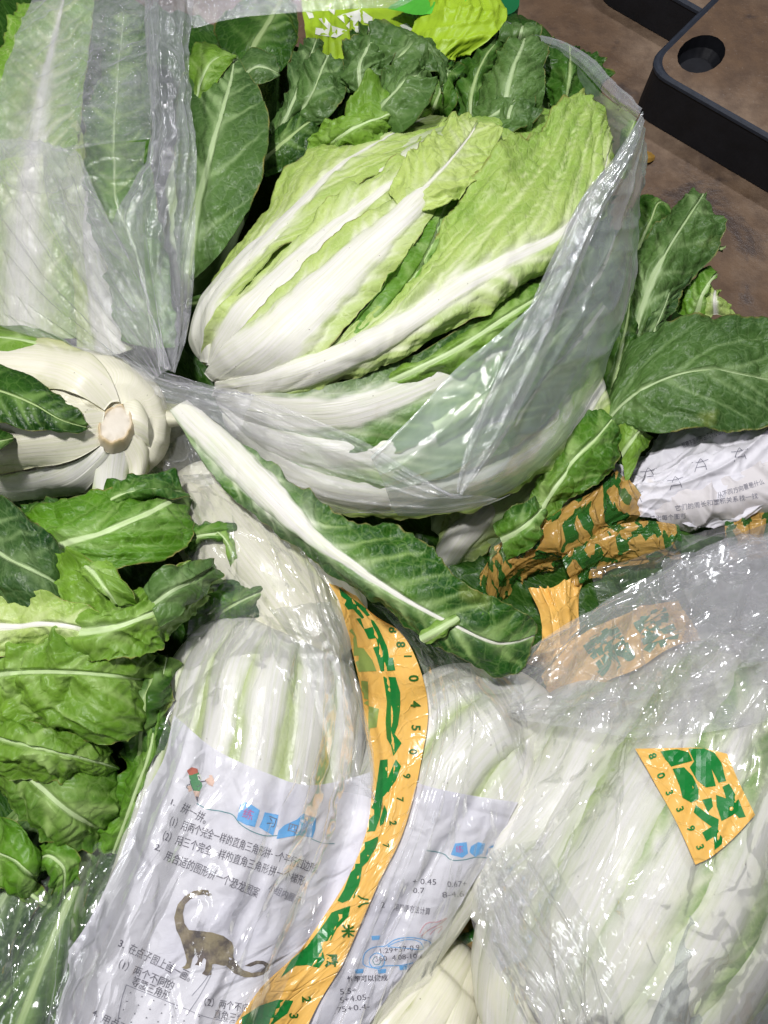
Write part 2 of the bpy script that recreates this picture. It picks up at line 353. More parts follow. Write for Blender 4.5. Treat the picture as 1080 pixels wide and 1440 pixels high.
# ------------------------------------------------------------------ builders
def leaf(th, rails, rib=((0, 1.0), (1, 0.1)), tone=(0.2, 0.8), mat='mid', seed=0, ruf=0.35, puck=0.22, crum=0.25,
         rag=0.07, vsp=3.4, vsl=0.9, ns=110, nt=57, lift=0.0, reg='', name='leaf', world=False, ribh=0.35, vg=1.0, crsc=1.0, thick=0.12, soft=0.0, cre=0.0):
    rails = [np.array([w3(p) for p in r]) if not world else np.asarray(r) for r in rails]
    u = np.linspace(-1, 1, nt); T0 = np.sign(u)*np.abs(u)**1.15
    s = np.linspace(0, 1, ns)
    C = crom(rails[len(rails)//2], ns)
    arc = np.concatenate([[0], np.cumsum(np.linalg.norm(np.diff(C, axis=0), axis=1))])
    T = np.repeat(T0[None], ns, 0)
    sd = seed+1.0
    jag = noise2(arc*38, arc*0+3, sd)*0.8+noise2(arc*120, arc*0+9, sd)*0.4+noise2(arc*300, arc*0+19, sd)*0.2
    jag2 = noise2(arc*38, arc*0+30, sd)*0.8+noise2(arc*120, arc*0+39, sd)*0.4+noise2(arc*300, arc*0+49, sd)*0.2
    J = np.where(T > 0, jag[:, None], jag2[:, None])
    T = T*(1-rag*(0.6+J)*sm(0.45, 1, np.abs(T))*sm(0.08, 0.3, s)[:, None])
    P = loft(rails, ns, T)
    # lateral distance
    dw = np.linalg.norm(np.diff(P, axis=1), axis=-1); cw = np.concatenate([np.zeros((ns, 1)), np.cumsum(dw, 1)], 1)
    b = cw-cw[:, [nt//2]]; a = np.repeat(arc[:, None], nt, 1)
    L = arc[-1]; ab = np.abs(b); S = a/L
    width = np.where(b > 0, b[:, [-1]], -b[:, [0]])+1e-6; AT = ab/width
    xs, ys = zip(*rib); rw = np.interp(S, xs, ys)/100
    rw = rw*(1+0.12*noise2(a*60, np.sign(b)*3.0, sd))
    R = 1-sm(0.75, 1.15, ab/rw)
    edgej = noise2(a*120, b*200, sd)*0.25
    Rm = 1-sm(0.62-.25*soft, 1.22+.45*soft, ab/rw+edgej*0.5+0.10*noise2(a*25, b*300, sd+3))
    near = np.exp(-np.clip(ab-rw, 0, 1)/0.010)
    # side veins
    G = np.zeros_like(a); rng = random.Random(seed*13+5); VD = np.full_like(a, 1.0)
    bend = a-vsl*ab*(1+6*ab)+0.011*noise2(a*17, b*17, sd)+0.004*noise2(a*50, b*50, sd+7)
    for side in (-1, 1):
        x = rng.uniform(0.3, 1.0)*vsp/100
        msk = (np.sign(b) == side)
        while x < L*1.25:
            wv = (0.0022+0.0016*rng.random())*(1-0.72*np.clip(AT, 0, 1))*(1+1.3*near)
            d = np.abs(bend-x+0.5*vsl*rng.uniform(-.4, .4)*ab)/math.sqrt(1+vsl**2)
            g = np.exp(-(d/wv)**2)*sm(1.05, 0.6, AT)*rng.uniform(.35, 1)
            G = np.where(msk, np.maximum(G, g), G)
            VD = np.where(msk, np.minimum(VD, d), VD)
            x += vsp/100*rng.uniform(0.5, 1.5)*(1-0.3*x/L)
    G = G*vg
    Rm = np.clip(np.maximum(Rm, near*np.clip(rw/0.009, 0, 1)*(0.30+0.55*G+0.25*noise2(a*60, b*60, sd+71))), 0, 1)
    N = normals(P)
    blade = sm(0.9, 1.6, ab/rw)
    cs = cells(a*44*crsc+1.2*noise2(a*40, b*40, sd), b*44*crsc+1.2*noise2(a*40, b*40, sd+5), seed+3)
    pucker = (sm(0, 0.014, VD)*0.75+sm(0, 0.5, cs)*0.28)*blade
    cr = 0.6*(1-np.abs(noise2(bend*48*crsc, b*20*crsc, sd+2)))**2.5+0.6*(1-np.abs(noise2(a*30*crsc, b*30*crsc, sd+22)))**4-0.35
    cr = cr*0.62*(0.55+0.9*np.clip(noise2(a*18, b*18, sd+31)+.3, 0, 1))+0.22*((1-np.abs(noise2(a*95*crsc, b*95*crsc, sd+8)))**2-0.35)
    low = 1.6*noise2(a*13, b*13, sd+4)
    D = puck*pucker+crum*cr*blade*(0.45+0.55*AT)+crum*0.9*low*blade*AT
    ph = 2.5*noise2(a*22, np.sign(b)*2.0, sd+6)
    rufw = 1.3*noise2(a*42, np.sign(b)*3+b*8, sd+61)+0.7*noise2(a*105, np.sign(b)*3+b*12, sd+62)
    D += ruf*rufw*np.clip(AT, 0, 1)**4*sm(0.1, 0.35, S)
    if cre: D += creases(a, b, 1500, 0.27*cre, 0.0070, 0.030, sd)*(0.35+0.65*blade)+creases(a, b, 260, 0.52*cre, 0.017, 0.055, sd+5)*(0.35+0.65*blade)
    D += ribh*np.sqrt(np.clip(1-(ab/rw)**2, 0, 1))*rw*100*0.55
    D += ribh*0.06*R*np.cos(b/rw*9)*0.35*rw*100*0.4
    D += G*0.10*blade
    P = P+N*(D[..., None]/100+lift/100)
    tn = tone[0]+(tone[1]-tone[0])*sm(0, 1, S*0.65+AT*0.45)+0.10*noise2(a*30, b*30, sd+11)
    mask = np.stack([Rm, np.clip(G, 0, 1), np.clip(tn, 0, 1), np.maximum(AT*sm(.1, .3, S), sm(.95, 1, S))], -1).reshape(-1, 4)
    uv = np.stack([a+seed*0.37, b], -1).reshape(-1, 2)
    V = P.reshape(-1, 3); F = grid_faces(ns, nt)
    if thick:                      # give the stem real thickness: a second skin below, closed round the edge
        th_ = (0.0006+ (thick/100)*4.0*R*np.minimum(rw*30, 1))
        P2 = P-normals(P)*th_[..., None]
        sk = 2
        V2 = P2[::1].reshape(-1, 3)
        o = len(V)
        Fb = F[:, ::-1]+o
        top = np.arange(nt-1); e = []
        for r0 in (0, ns-1):
            i = r0*nt+top; e.append(np.stack([i, i+1, i+1+o, i+o], -1))
        row = np.arange(ns-1)
        for c0 in (0, nt-1):
            i = row*nt+c0; e.append(np.stack([i, i+nt, i+nt+o, i+o], -1))
        V = np.concatenate([V, V2]); F = np.concatenate([F, Fb]+e); mask = np.concatenate([mask, mask]); uv = np.concatenate([uv, uv])
    return mesh_obj(name, V, F, M[mat], th, uv, mask, reg=reg)

def herm(x, xs, ys):              # monotone-ish cubic through (xs, ys)
    d = np.diff(ys)/np.maximum(np.diff(xs), 1e-9); m = np.zeros(len(xs)); m[0], m[-1] = d[0], d[-1]
    for i in range(1, len(xs)-1):
        m[i] = 0 if d[i-1]*d[i] <= 0 else 2*d[i-1]*d[i]/(d[i-1]+d[i])
    i = np.clip(np.searchsorted(xs, x, side='right')-1, 0, len(xs)-2); h = xs[i+1]-xs[i]; t = (x-xs[i])/h
    return (2*t**3-3*t**2+1)*ys[i]+(t**3-2*t**2+t)*h*m[i]+(-2*t**3+3*t**2)*ys[i+1]+(t**3-t**2)*h*m[i+1]
class Body:                       # lumpy solid of revolution about a bent axis
    def __init__(s, spine):       # (px,py,h,radius cm)
        s.c = np.array([W(p[0], p[1], p[2]) for p in spine]); s.r = np.array([p[3] for p in spine], float)/100
        L = np.concatenate([[0], np.cumsum(np.linalg.norm(np.diff(s.c, axis=0), axis=1))]); s.L = L[-1]; s.u = L/L[-1]
    def at(s, u, th, lift=0.0):
        u, th, lift = np.broadcast_arrays(np.asarray(u, float), np.asarray(th, float), np.asarray(lift, float))
        sh = u.shape; uf = u.ravel(); tf = th.ravel(); lift = lift.ravel()
        c = crom(s.c, 0, uf); e = 1e-3
        t = crom(s.c, 0, np.clip(uf+e, 0, 1))-crom(s.c, 0, np.clip(uf-e, 0, 1)); t /= np.linalg.norm(t, axis=1, keepdims=True)
        z = np.array([0, 0, 1.0]); U = z-t*(t@z)[:, None]; U /= np.linalg.norm(U, axis=1, keepdims=True); Vv = np.cross(t, U)
        r = np.maximum(herm(uf, s.u, s.r), 0.0004); 
        rr = r
        rr = rr+lift/100*np.minimum(1, rr/0.02)
        P = c+rr[:, None]*(np.cos(tf)[:, None]*U+np.sin(tf)[:, None]*Vv)
        return P.reshape(*sh, 3)
def round_spine(a, b, rad, h0, h1, mid=None, base=0.12, tip=0.25, n=14, rtip=0.25):
    # helper: straight or bent axis with a rounded base, a long belly and a narrowing end
    pts = [a]+([mid] if mid else [])+[b]
    P = crom(np.array(pts, float), n, np.linspace(0, 1, n)**1.0)
    out = []
    for i, p in enumerate(P):
        u = i/(n-1)
        k = math.sqrt(max(0, 1-(1-min(u/base, 1))**2)) if u < base else 1.0
        if u > 1-tip: k = 1-(1-rtip)*((u-(1-tip))/tip)**2
        out.append((p[0], p[1], h0+(h1-h0)*u, max(0.05, rad*k)))
    return out
def body_mesh(th, B, mat, name, nrib=9, rel=0.35, ns=90, nt=120, tone=(0.0, 0.8), seed=0, white=0.7, reg='', twist=0.3, lift=0):
    u = np.linspace(0, 1, ns)**2.0; t = np.linspace(0, 2*math.pi, nt, endpoint=False)
    U, Tt = np.meshgrid(u, t, indexing='ij')
    ph = (Tt*nrib/(2*math.pi)+twist*U*3+0.12*noise2(U*6, np.cos(Tt)*2, seed)) % 1.0
    saw = np.sqrt(np.clip(1-(2*ph-1)**4, 0, 1))
    P = B.at(U, Tt, lift+rel*(saw-0.6)*sm(0.03, 0.25, U)+0.25*noise2(U*14, np.sin(Tt)*4+np.cos(Tt)*3, seed))
    R = sm(0.25, 0.62, saw)*(1-sm(white, min(1.2, white+0.35), U))
    R = np.maximum(R, 1-sm(0.05, 0.25, U))
    tn = tone[0]+(tone[1]-tone[0])*sm(0.2, 1, U)
    mask = np.stack([R, 0*R, np.clip(tn, 0, 1)], -1).reshape(-1, 3)
    uv = np.stack([U*B.L, (Tt-math.pi)*0.07], -1).reshape(-1, 2)
    return mesh_obj(name, P.reshape(-1, 3), grid_faces(ns, nt, True), M[mat], th, uv, mask, reg=reg)
def leaf_on(th, B, th0, w0, w1, u0=0.02, u1=0.95, lift=0.3, bow=0.5, lift1=None, ww=None, up=1.7, **kw):
    # a leaf lying on a body: centre angle th0, angular half width w0 (base) .. w1 (tip)
    if lift1 is None: lift1 = lift
    x = np.linspace(0, 1, 26); us = u0+(u1-u0)*x**up; ws = ww if ww else (w0, w1); rails = []
    for k in (-1, -0.5, 0, 0.5, 1):
        wd = np.interp(x, np.linspace(0, 1, len(ws)), ws)
        lf = (lift+(lift1-lift)*x+bow*(1-k*k))*(0.35+0.65*sm(0, .25, x))
        rails.append(B.at(us, th0+k*wd, lf))
        if False: pass
    return leaf(th, rails, world=True, **kw)

def sheet(th, name, rails, mat, ns=90, nt=50, wr=0.3, wsc=(30, 8), fine=0.12, seed=0, lift=0.0, reg='', px=True, P=None, folds=(), curl=0.0, cre=0.0, **kw):
    # film or paper through rails, with stretched wrinkles along s; folds: (t, width, height cm) ridges running along s
    if P is None:
        rails = [np.array([w3(p) for p in r]) for r in rails]
        T = np.repeat(np.linspace(-1, 1, nt)[None], ns, 0)
        P = loft(rails, ns, T)
    ns, nt = P.shape[:2]
    a = np.concatenate([np.zeros((1, nt)), np.cumsum(np.linalg.norm(np.diff(P, axis=0), axis=-1), 0)], 0)
    b = np.concatenate([np.zeros((ns, 1)), np.cumsum(np.linalg.norm(np.diff(P, axis=1), axis=-1), 1)], 1)
    t = np.repeat(np.linspace(0, 1, nt)[None], ns, 0); s = np.repeat(np.linspace(0, 1, ns)[:, None], nt, 1)
    N = normals(P)
    wv = 0.35*noise2(a*9, b*9, seed+1)
    wx = noise2(a*7, b*7, seed+41)*1.6
    mk = sm(-0.15, 0.5, noise2(a*11+wx, b*11, seed+42))
    d = (1-np.abs(noise2(t*wsc[0]*0.7+wv*3, a*wsc[1]*0.6, seed)))**6
    dd = (1-np.abs(noise2(a*16+wx*1.3, b*16-wx, seed+15)))**7
    d2 = (1-np.abs(noise2(a*48+wx, b*48, seed+5)))**4
    D = wr*d*(0.25+mk)*0.9+wr*dd*0.9+fine*d2*(0.3+0.7*mk)+wr*0.9*noise2(a*9, b*10, seed+9)
    if cre: D += creases(a, b, 420, 0.30*cre, 0.012, 0.07, seed+1)+creases(a, b, 1300, 0.10*cre, 0.006, 0.035, seed+2)
    for (tc, w, h) in folds:
        q = t-tc+0.02*noise2(a*18, t*3, seed+17)
        D += h*np.exp(-(np.abs(q)/w)**1.2)
    P = P+N*((D+lift)/100)[..., None]
    uv = np.stack([a+seed*0.21, b], -1).reshape(-1, 2)
    return mesh_obj(name, P.reshape(-1, 3), grid_faces(ns, nt), M[mat] if isinstance(mat, str) else mat, th, uv, np.tile([0, 0, .7, 0], (ns*nt, 1)) if mat == 'dark' else None, reg=reg)

def bvh(keys):
    vs, fs, o = [], [], 0
    for k in keys.split():
        for V, F in REG.get(k, []):
            vs.append(V); F = np.asarray(F); fs.append(F+o); o += len(V)
    V = np.concatenate(vs)
    return BVHTree.FromPolygons([tuple(v) for v in V.tolist()], [tuple(f) for q in fs for f in q.tolist()])
def hitz(bv, px, py):             # height (cm, above mean level) of what is under these photo pixels, nan where nothing
    d = raydir(px, py); out = np.full(np.shape(px), np.nan)
    o = Vector(CAM)
    for i in np.ndindex(*np.shape(px)):
        h = bv.ray_cast(o, Vector(d[i]), 6.0)
        if h[0] is not None: out[i] = (h[0].z-0.5)*100
    return out
def drape(bv, rails, ns=80, nt=60, gap=0.25, pull=0.02, iters=300, floor=-8.0, edge=None, stiff=True):
    R = [np.array([(p[0], p[1], 0) for p in r], float) for r in rails]
    T = np.repeat(np.linspace(-1, 1, nt)[None], ns, 0)
    X = loft(R, ns, T); px, py = X[..., 0], X[..., 1]
    z = hitz(bv, px, py); z = np.where(np.isnan(z), floor, z)+gap; z = np.maximum(z, floor)
    h = z.copy()
    if edge is not None:
        e = np.zeros_like(z, bool); e[0] = e[-1] = True; e[:, 0] = e[:, -1] = True
    for _ in range(iters):
        g = np.pad(h, 1, mode='edge')
        m = (g[:-2, 1:-1]+g[2:, 1:-1]+g[1:-1, :-2]+g[1:-1, 2:])/4-pull
        h = np.maximum(z, m)
    for _ in range(3 if stiff else 1):
        g = np.pad(h, 1, mode='edge'); h = np.maximum(h*0.3+0.7*(g[:-2, 1:-1]+g[2:, 1:-1]+g[1:-1, :-2]+g[1:-1, 2:])/4, z-0.05)
    return W(px, py, h)

def put_on(th, bv, name, P2, F, mat, gap=0.05, keep=True, label=None):   # flat print laid on the surface below it
    P2 = np.asarray(P2, float); z = np.zeros((len(P2), 3)); ok = np.zeros(len(P2), bool)
    d = raydir(P2[:, 0], P2[:, 1]); o = Vector(CAM)
    for i in range(len(P2)):
        h = bv.ray_cast(o, Vector(d[i]), 6.0)
        if h[0] is not None:
            n = h[1]
            if n.dot(o-h[0]) < 0: n = -n
            z[i] = h[0]+n*(gap/100)-Vector(d[i])*0.0002; ok[i] = True
    F = [f for f in F if all(ok[j] for j in f)]
    if not F: return None
    # drop unused points
    used = sorted({j for f in F for j in f}); mp = {j: k for k, j in enumerate(used)}
    return mesh_obj(name, z[used], [[mp[j] for j in f] for f in F], M[mat], th, smooth=False)

_tc = {}
def text_geo(txt, bold=0.0):
    k = (txt, bold)
    if k not in _tc:
        c = bpy.data.curves.new('t', 'FONT'); c.body = txt; c.size = 1; c.offset = bold; c.resolution_u = 3
        o = bpy.data.objects.new('t', c); COL.objects.link(o); dg = bpy.context.evaluated_depsgraph_get()
        e = o.evaluated_get(dg); m = e.to_mesh()
        V = np.array([v.co[:2] for v in m.vertices]) if len(m.vertices) else np.zeros((0, 2)); F = [list(p.vertices) for p in m.polygons]
        e.to_mesh_clear(); bpy.data.objects.remove(o); bpy.data.curves.remove(c)
        _tc[k] = (V, F)
    return _tc[k]
def text_on(th, bv, txt, a, b, hpx, mat='ink', bold=0.0, name='lettering', gap=0.05, skew=0.0):
    # text whose baseline runs from photo pixel a to b, character height hpx
    V, F = text_geo(txt, bold)
    if len(V) == 0: return
    a = np.array(a, float); b = np.array(b, float); L = np.linalg.norm(b-a); ex = (b-a)/L
    if len(txt) <= 2: L = (V[:, 0].max()-V[:, 0].min())*hpx/0.8
    ey = np.array([ex[1], -ex[0]])
    x0, x1 = V[:, 0].min(), V[:, 0].max(); X = (V[:, 0]-x0)/(x1-x0)*L; Y = V[:, 1]/0.8*hpx
    P2 = a+X[:, None]*ex+(Y)[:, None]*ey+skew*Y[:, None]*ex
    return put_on(th, bv, name, P2, F, mat, gap)
def poly_on(th, bv, pts, mat, name='print', gap=0.04, cell=7.0):
    # filled outline cut into small cells so that it follows the surface
    pts = np.array(pts, float); lo = pts.min(0); hi = pts.max(0)
    from mathutils.geometry import delaunay_2d_cdt
    n = len(pts); P = []
    for i in range(n):
        p, q = pts[i], pts[(i+1) % n]; k = max(1, int(np.linalg.norm(q-p)/cell))
        for j in range(k): P.append(p+(q-p)*j/k)
    nb = len(P); edges = [(i, (i+1) % nb) for i in range(nb)]
    for x in np.arange(lo[0]+cell/2, hi[0], cell):
        for y in np.arange(lo[1]+cell/2, hi[1], cell): P.append(np.array([x+0.3*math.sin(y), y+0.3*math.cos(x)]))
    r = delaunay_2d_cdt([Vector(p) for p in P], edges, [list(range(nb))], 1, 1e-4)
    V2 = np.array([tuple(v) for v in r[0]]); F = [list(f) for f in r[2]]
    if not F: return None
    return put_on(th, bv, name, V2, F, mat, gap)
def line_on(th, bv, pts, w, mat='ink', name='printed_line', gap=0.05):
    p = crom(np.array([(x, y, 0) for x, y in pts], float), max(4, int(sum(math.dist(pts[i], pts[i+1]) for i in range(len(pts)-1))/5)))[:, :2]
    t = np.gradient(p, axis=0); t /= np.linalg.norm(t, axis=1, keepdims=True); n = np.stack([-t[:, 1], t[:, 0]], -1)
    V = np.concatenate([p+n*w/2, p-n*w/2]); k = len(p)
    return put_on(th, bv, name, V, [[i, i+1, i+1+k, i+k] for i in range(k-1)], mat, gap)

# ------------------------------------------------------------------ the floor and what stands on it
def concrete():
    b = NT('worn_wet_concrete'); tc = b.n('ShaderNodeTexCoord').outputs['Object']
    n1 = b.noise(tc, 2.2, 6, 0.6, 0.4); n2 = b.noise(tc, 18, 6, 0.65); n3 = b.noise(tc, 130, 4, 0.7); n4 = b.noise(tc, 5.5, 4, 0.6, 1.0)
    c = b.mix(b.rng(n1, 0.40, 0.62), (0.185, 0.112, 0.062), (0.33, 0.235, 0.16))
    c = b.mix(b.rng(n2, 0.35, 0.7, 0, 0.6), c, (0.085, 0.052, 0.034))
    c = b.mix(b.rng(n4, 0.54, 0.66, 0, 0.8), c, (0.07, 0.052, 0.046))
    c = b.mix(b.rng(n3, 0.60, 0.74, 0, 0.5), c, (0.33, 0.27, 0.23))
    p = b.pb(Base__Color=c, Roughness=b.rng(n4, 0.4, 0.65, 0.75, 0.35), Normal=b.bump(b.math('ADD', n2, b.math('MULTIPLY', n3, 0.5)), 0.004, 0.7))
    return b.done(p)
fl = mesh_obj('floor', np.array([[-6, -4, 0], [6, -4, 0], [6, 8, 0], [-6, 8, 0]], float), [[0, 1, 2, 3]], concrete(), smooth=False)
fl['kind'] = 'structure'
M['black_plastic'] = flat_mat('black_blue_plastic', (0.011, 0.012, 0.016), 0.6, 30, 0.7, 0.002)
M['navy_rim'] = flat_mat('worn_navy_plastic', (0.032, 0.040, 0.058), 0.6, 60, 0.5, 0.002)
M['green_plastic'] = flat_mat('green_crate_plastic', (0.006, 0.15, 0.045), 0.4, 40, 0.2, 0.001)
M['crate_top'] = concrete(); M['crate_top'].name = 'mud_stained_crate_top'
M['mustard'] = flat_mat('mustard_peel', (0.45, 0.26, 0.05), 0.6, 80, 0.3)
def rrect(x0, x1, y0, y1, r, z, n=6):
    pts = []
    for cx, cy, a0 in ((x1-r, y1-r, 0), (x0+r, y1-r, 90), (x0+r, y0+r, 180), (x1-r, y0+r, 270)):
        for k in range(n+1):
            a = math.radians(a0+90*k/n); pts.append((cx+r*math.cos(a), cy+r*math.sin(a), z))
    return pts
def dense(pts, n=120):
    p = np.array(pts+[pts[0]], float); L = np.concatenate([[0], np.cumsum(np.linalg.norm(np.diff(p, axis=0), axis=1))]); q = np.linspace(0, L[-1], n, endpoint=False)
    return [tuple(np.interp(x, L, p[:, k]) for k in range(3)) for x in q]
def rings(loops, cap0=False, cap1=False):
    n = len(loops[0]); V = np.array([p for l in loops for p in l], float); F = []
    for i in range(len(loops)-1):
        for j in range(n): F.append([i*n+j, i*n+(j+1) % n, (i+1)*n+(j+1) % n, (i+1)*n+j])
    if cap0: F.append(list(range(n))[::-1])
    if cap1: F.append([(len(loops)-1)*n+j for j in range(n)])
    return V, F
def tip_crate(name, label, px, py, hz, ang, size, group):
    # upturned shallow plastic tray: walls, worn rim, dirty top panel with an oval hole
    t = thing(name, label, 'crate', (px, py, hz), group); t.rotation_euler = (0, 0, 0)
    base = np.array(t.location); sx, sy = size; H = base[2]
    ca, sa = math.cos(ang), math.sin(ang); Rm = np.array([[ca, sa, 0], [-sa, ca, 0], [0, 0, 1]])
    def add(nm, V, F, mat, sm_=False):
        return mesh_obj(nm, V@Rm+base, F, mat, t, smooth=sm_)
    L = lambda i, z, r=0.05: rrect(i, sx-i, i, sy-i, r, z)
    V, F = rings([L(-0.004, -H+0.002), L(-0.003, -H+0.03), L(0.0, -0.012)]); add('side_wall', V, F, M['black_plastic'])
    V, F = rings([L(0.0, -0.012), L(-0.003, -0.009), L(-0.003, -0.003), L(0.0, 0.0), L(0.004, 0.001), L(0.009, -0.003)]); add('rim', V, F, M['navy_rim'])
    # top panel with an oval opening near the first corner
    outer0 = dense(L(0.009, -0.003), 400); n = 128; hc = (0.062, 0.098); ag = np.linspace(-math.pi, math.pi, n, endpoint=False)
    o2 = np.array(outer0)[:, :2]-np.array(hc); oa = np.arctan2(o2[:, 1], o2[:, 0]); od = np.argsort(oa); orr = np.interp(ag, oa[od], np.hypot(o2[:, 0], o2[:, 1])[od], period=2*math.pi)
    outer = [(hc[0]+q*math.cos(a), hc[1]+q*math.sin(a), -0.003) for a, q in zip(ag, orr)]
    hole = [(hc[0]+0.040*math.cos(a)*(1+0.006*math.sin(17*a)), hc[1]+0.056*math.sin(a)*(1+0.006*math.sin(17*a)), -0.003) for a in ag]
    V, F = rings([outer, hole]); add('top_panel', V, F, M['crate_top'])
    V, F = rings([hole, [(p[0], p[1], -0.03) for p in hole], [(hc[0]+(p[0]-hc[0])*0.8, hc[1]+(p[1]-hc[1])*0.8, -0.045) for p in hole]], cap1=True); add('hollow', V, F, M['black_plastic'])
    return t
def crate_placed(label, corner, toward, size, hz, group=None):
    # corner = photo position of the crate's near left corner, the long side runs toward the second point
    a = w3((*corner, hz)); b = w3((*toward, hz)); d = b-a; ang = math.atan2(d[1], d[0])
    t = tip_crate('plastic_crate', label, corner[0], corner[1], hz, ang, size, group)
    return t
crate_placed('upturned black plastic crate with muddy brown top and dark oval hollow', (908, 92), (1090, 196), (0.75, 0.44), -39.5)
crate_placed('black plastic crate cut off by the top edge of the photo, beyond the muddy one', (850, -62), (1000, 22), (0.32, 0.30), -41)
# mustard scrap on the floor
sc = thing('vegetable_scrap', 'small yellow scrap of peel lying on the brown floor', 'scrap', (910, 220, -49.6))
rails = [[(898, 216, -49.6), (905, 212, -49), (917, 214, -49.6)], [(898, 221, -49.3), (909, 220, -48.2), (922, 219, -49.4)], [(899, 227, -49.6), (910, 229, -49), (921, 225, -49.6)]]
sheet(sc, 'peel', rails, 'mustard', ns=24, nt=16, wr=0.3, fine=0.2, seed=3)

# green crates behind and beside the heap
def open_crate(label, x0, y0, x1, y1, hz, depth):
    a = w3((x0, y0, hz)); b = w3((x1, y1, hz)); t = thing('green_crate', label, 'crate', (x0, y0, hz))
    X0, X1 = sorted((a[0], b[0])); Y0, Y1 = sorted((a[1], b[1])); z = a[2]
    L = lambda i, zz: rrect(X0+i, X1-i, Y0+i, Y1-i, 0.03, zz)
    V, F = rings([L(0.01, z-depth), L(0.0, z-0.03)]); mesh_obj('outer_wall', V, F, M['green_plastic'], t, smooth=False)
    V, F = rings([L(0.0, z-0.03), L(-0.012, z-0.03), L(-0.012, z), L(0.012, z), L(0.012, z-0.02)]); mesh_obj('rim', V, F, M['green_plastic'], t, smooth=False)
    V, F = rings([L(0.012, z-0.02), L(0.022, z-depth+0.01)], cap1=True); mesh_obj('inner_wall', V, F, M['green_plastic'], t, smooth=False)
    # ribs down the near wall
    for k in range(9):
        x = X0+0.05+(X1-X0-0.1)*k/8
        V, F = rings([rrect(x-0.006, x+0.006, Y0-0.012, Y0+0.001, 0.002, z-depth, 1), rrect(x-0.006, x+0.006, Y0-0.012, Y0+0.001, 0.002, z-0.032, 1)], True, True)
        mesh_obj('wall_rib', V, F, M['green_plastic'], t, smooth=False)
    return t
open_crate('green plastic crate at the top edge behind the lime green bag', 470, 14, 712, -90, -12, 0.30)
open_crate('green plastic crate in the top left corner behind the clear bag', -260, 95, 42, -150, -10, 0.30)

# loose dark leaves that fill the bottom of the heap
hp = sheet(None, 'leaf_litter', [
    [(-320, -120, -45), (-340, 300, -45), (-340, 800, -45), (-340, 1300, -45), (-330, 1700, -45)],
    [(-60, -60, -10), (-80, 300, -9), (-80, 800, -8), (-80, 1300, -8), (-80, 1640, -9)],
    [(300, 40, -9), (300, 350, -9), (300, 800, -7), (300, 1250, -7), (300, 1640, -9)],
    [(650, 90, -9), (660, 350, -9), (650, 800, -8), (650, 1250, -7), (650, 1640, -9)],
    [(800, 110, -13), (850, 330, -13), (960, 720, -9), (1060, 1150, -8), (1060, 1640, -9)],
    [(770, 125, -46), (830, 360, -46), (1330, 700, -45), (1330, 1150, -46), (1330, 1700, -46)]],
    'dark', ns=170, nt=170, wr=2.2, wsc=(26, 22), fine=1.4, seed=21)
hp['kind'] = 'stuff'

# ------------------------------------------------------------------ 1. the large cabbage in the open bag
c1 = thing('napa_cabbage', 'large white ribbed napa cabbage with pale green top in the open clear bag', 'cabbage', (520, 420, -4))
B1 = Body([(286, 512, 1, .1), (296, 500, 1, 3.0), (325, 478, 1, 5.2), (380, 440, 1, 6.6), (450, 390, 1, 7.2), (530, 340, 1, 7.6), (610, 290, 1, 7.4), (690, 245, 0, 6.5), (760, 205, 0, 4.5), (800, 180, 0, 1.5)])
body_mesh(c1, B1, 'pale', 'heart', nrib=7, seed=1, reg='c1', white=0.45)
lf = lambda L, C, R, **k: leaf(c1, [L, C, R], reg='c1', **{**dict(cre=.8), **k})
# far left outer leaf
lf([(283, 505, -1), (276, 450, 0), (305, 385, 2), (370, 300, 3.5), (405, 235, 4), (440, 205, 3.5), (500, 192, 2.5), (560, 168, 1), (600, 162, 1)],
   [(288, 508, 2), (291, 445, 5), (350, 365, 6.8), (430, 280, 7.5), (490, 225, 7), (540, 195, 6), (600, 165, 2)],
   [(300, 510, 3), (325, 435, 7.5), (420, 340, 8.7), (520, 255, 8.5), (600, 215, 7), (640, 180, 5), (640, 165, 2)],
   rib=[(0, 2.2), (.35, 1.3), (.55, .55), (.8, .2), (1, .1)], tone=(0.0, 0.35), mat='pale', seed=2, puck=0.2, crum=0.35, ruf=0.3, vsl=1.6)
# second leaf, light crinkled head
lf([(290, 512, 1), (308, 440, 7.2), (380, 362, 8.4), (450, 300, 9), (520, 250, 8.5), (580, 200, 7.5), (600, 178, 6), (640, 158, 4), (690, 178, 3)],
   [(300, 515, 3), (345, 445, 8.6), (430, 360, 9.6), (510, 290, 10), (580, 240, 9.5), (640, 205, 8), (695, 190, 4)],
   [(310, 520, 4), (390, 465, 9.3), (480, 380, 10.3), (560, 300, 10.8), (640, 262, 10.2), (690, 240, 8), (705, 205, 4)],
   rib=[(0, 2.4), (.35, 1.7), (.5, .9), (.7, .3), (1, .12)], tone=(-0.1, 0.25), mat='pale', seed=3, puck=0.5, crum=0.9, ruf=0.6, vsl=1.3, rag=.1)
# green crinkled margin between the heads
lf([(455, 512, 9.0), (530, 430, 10.8), (585, 335, 11.2), (608, 275, 10.8), (640, 235, 9.6), (690, 190, 6.6)],
   [(480, 512, 9.6), (545, 440, 10.9), (598, 360, 10.9), (622, 300, 10.4), (650, 245, 8.6), (695, 195, 5)],
   [(510, 512, 8.0), (585, 450, 8.0), (630, 380, 8.0), (660, 310, 7.4), (690, 245, 6.4), (715, 195, 4)],
   rib=[(0, .6), (.3, .2), (1, .08)], tone=(0.0, 0.6), mat='green', seed=4, puck=0.5, crum=1.1, ruf=0.5, crsc=1.6)
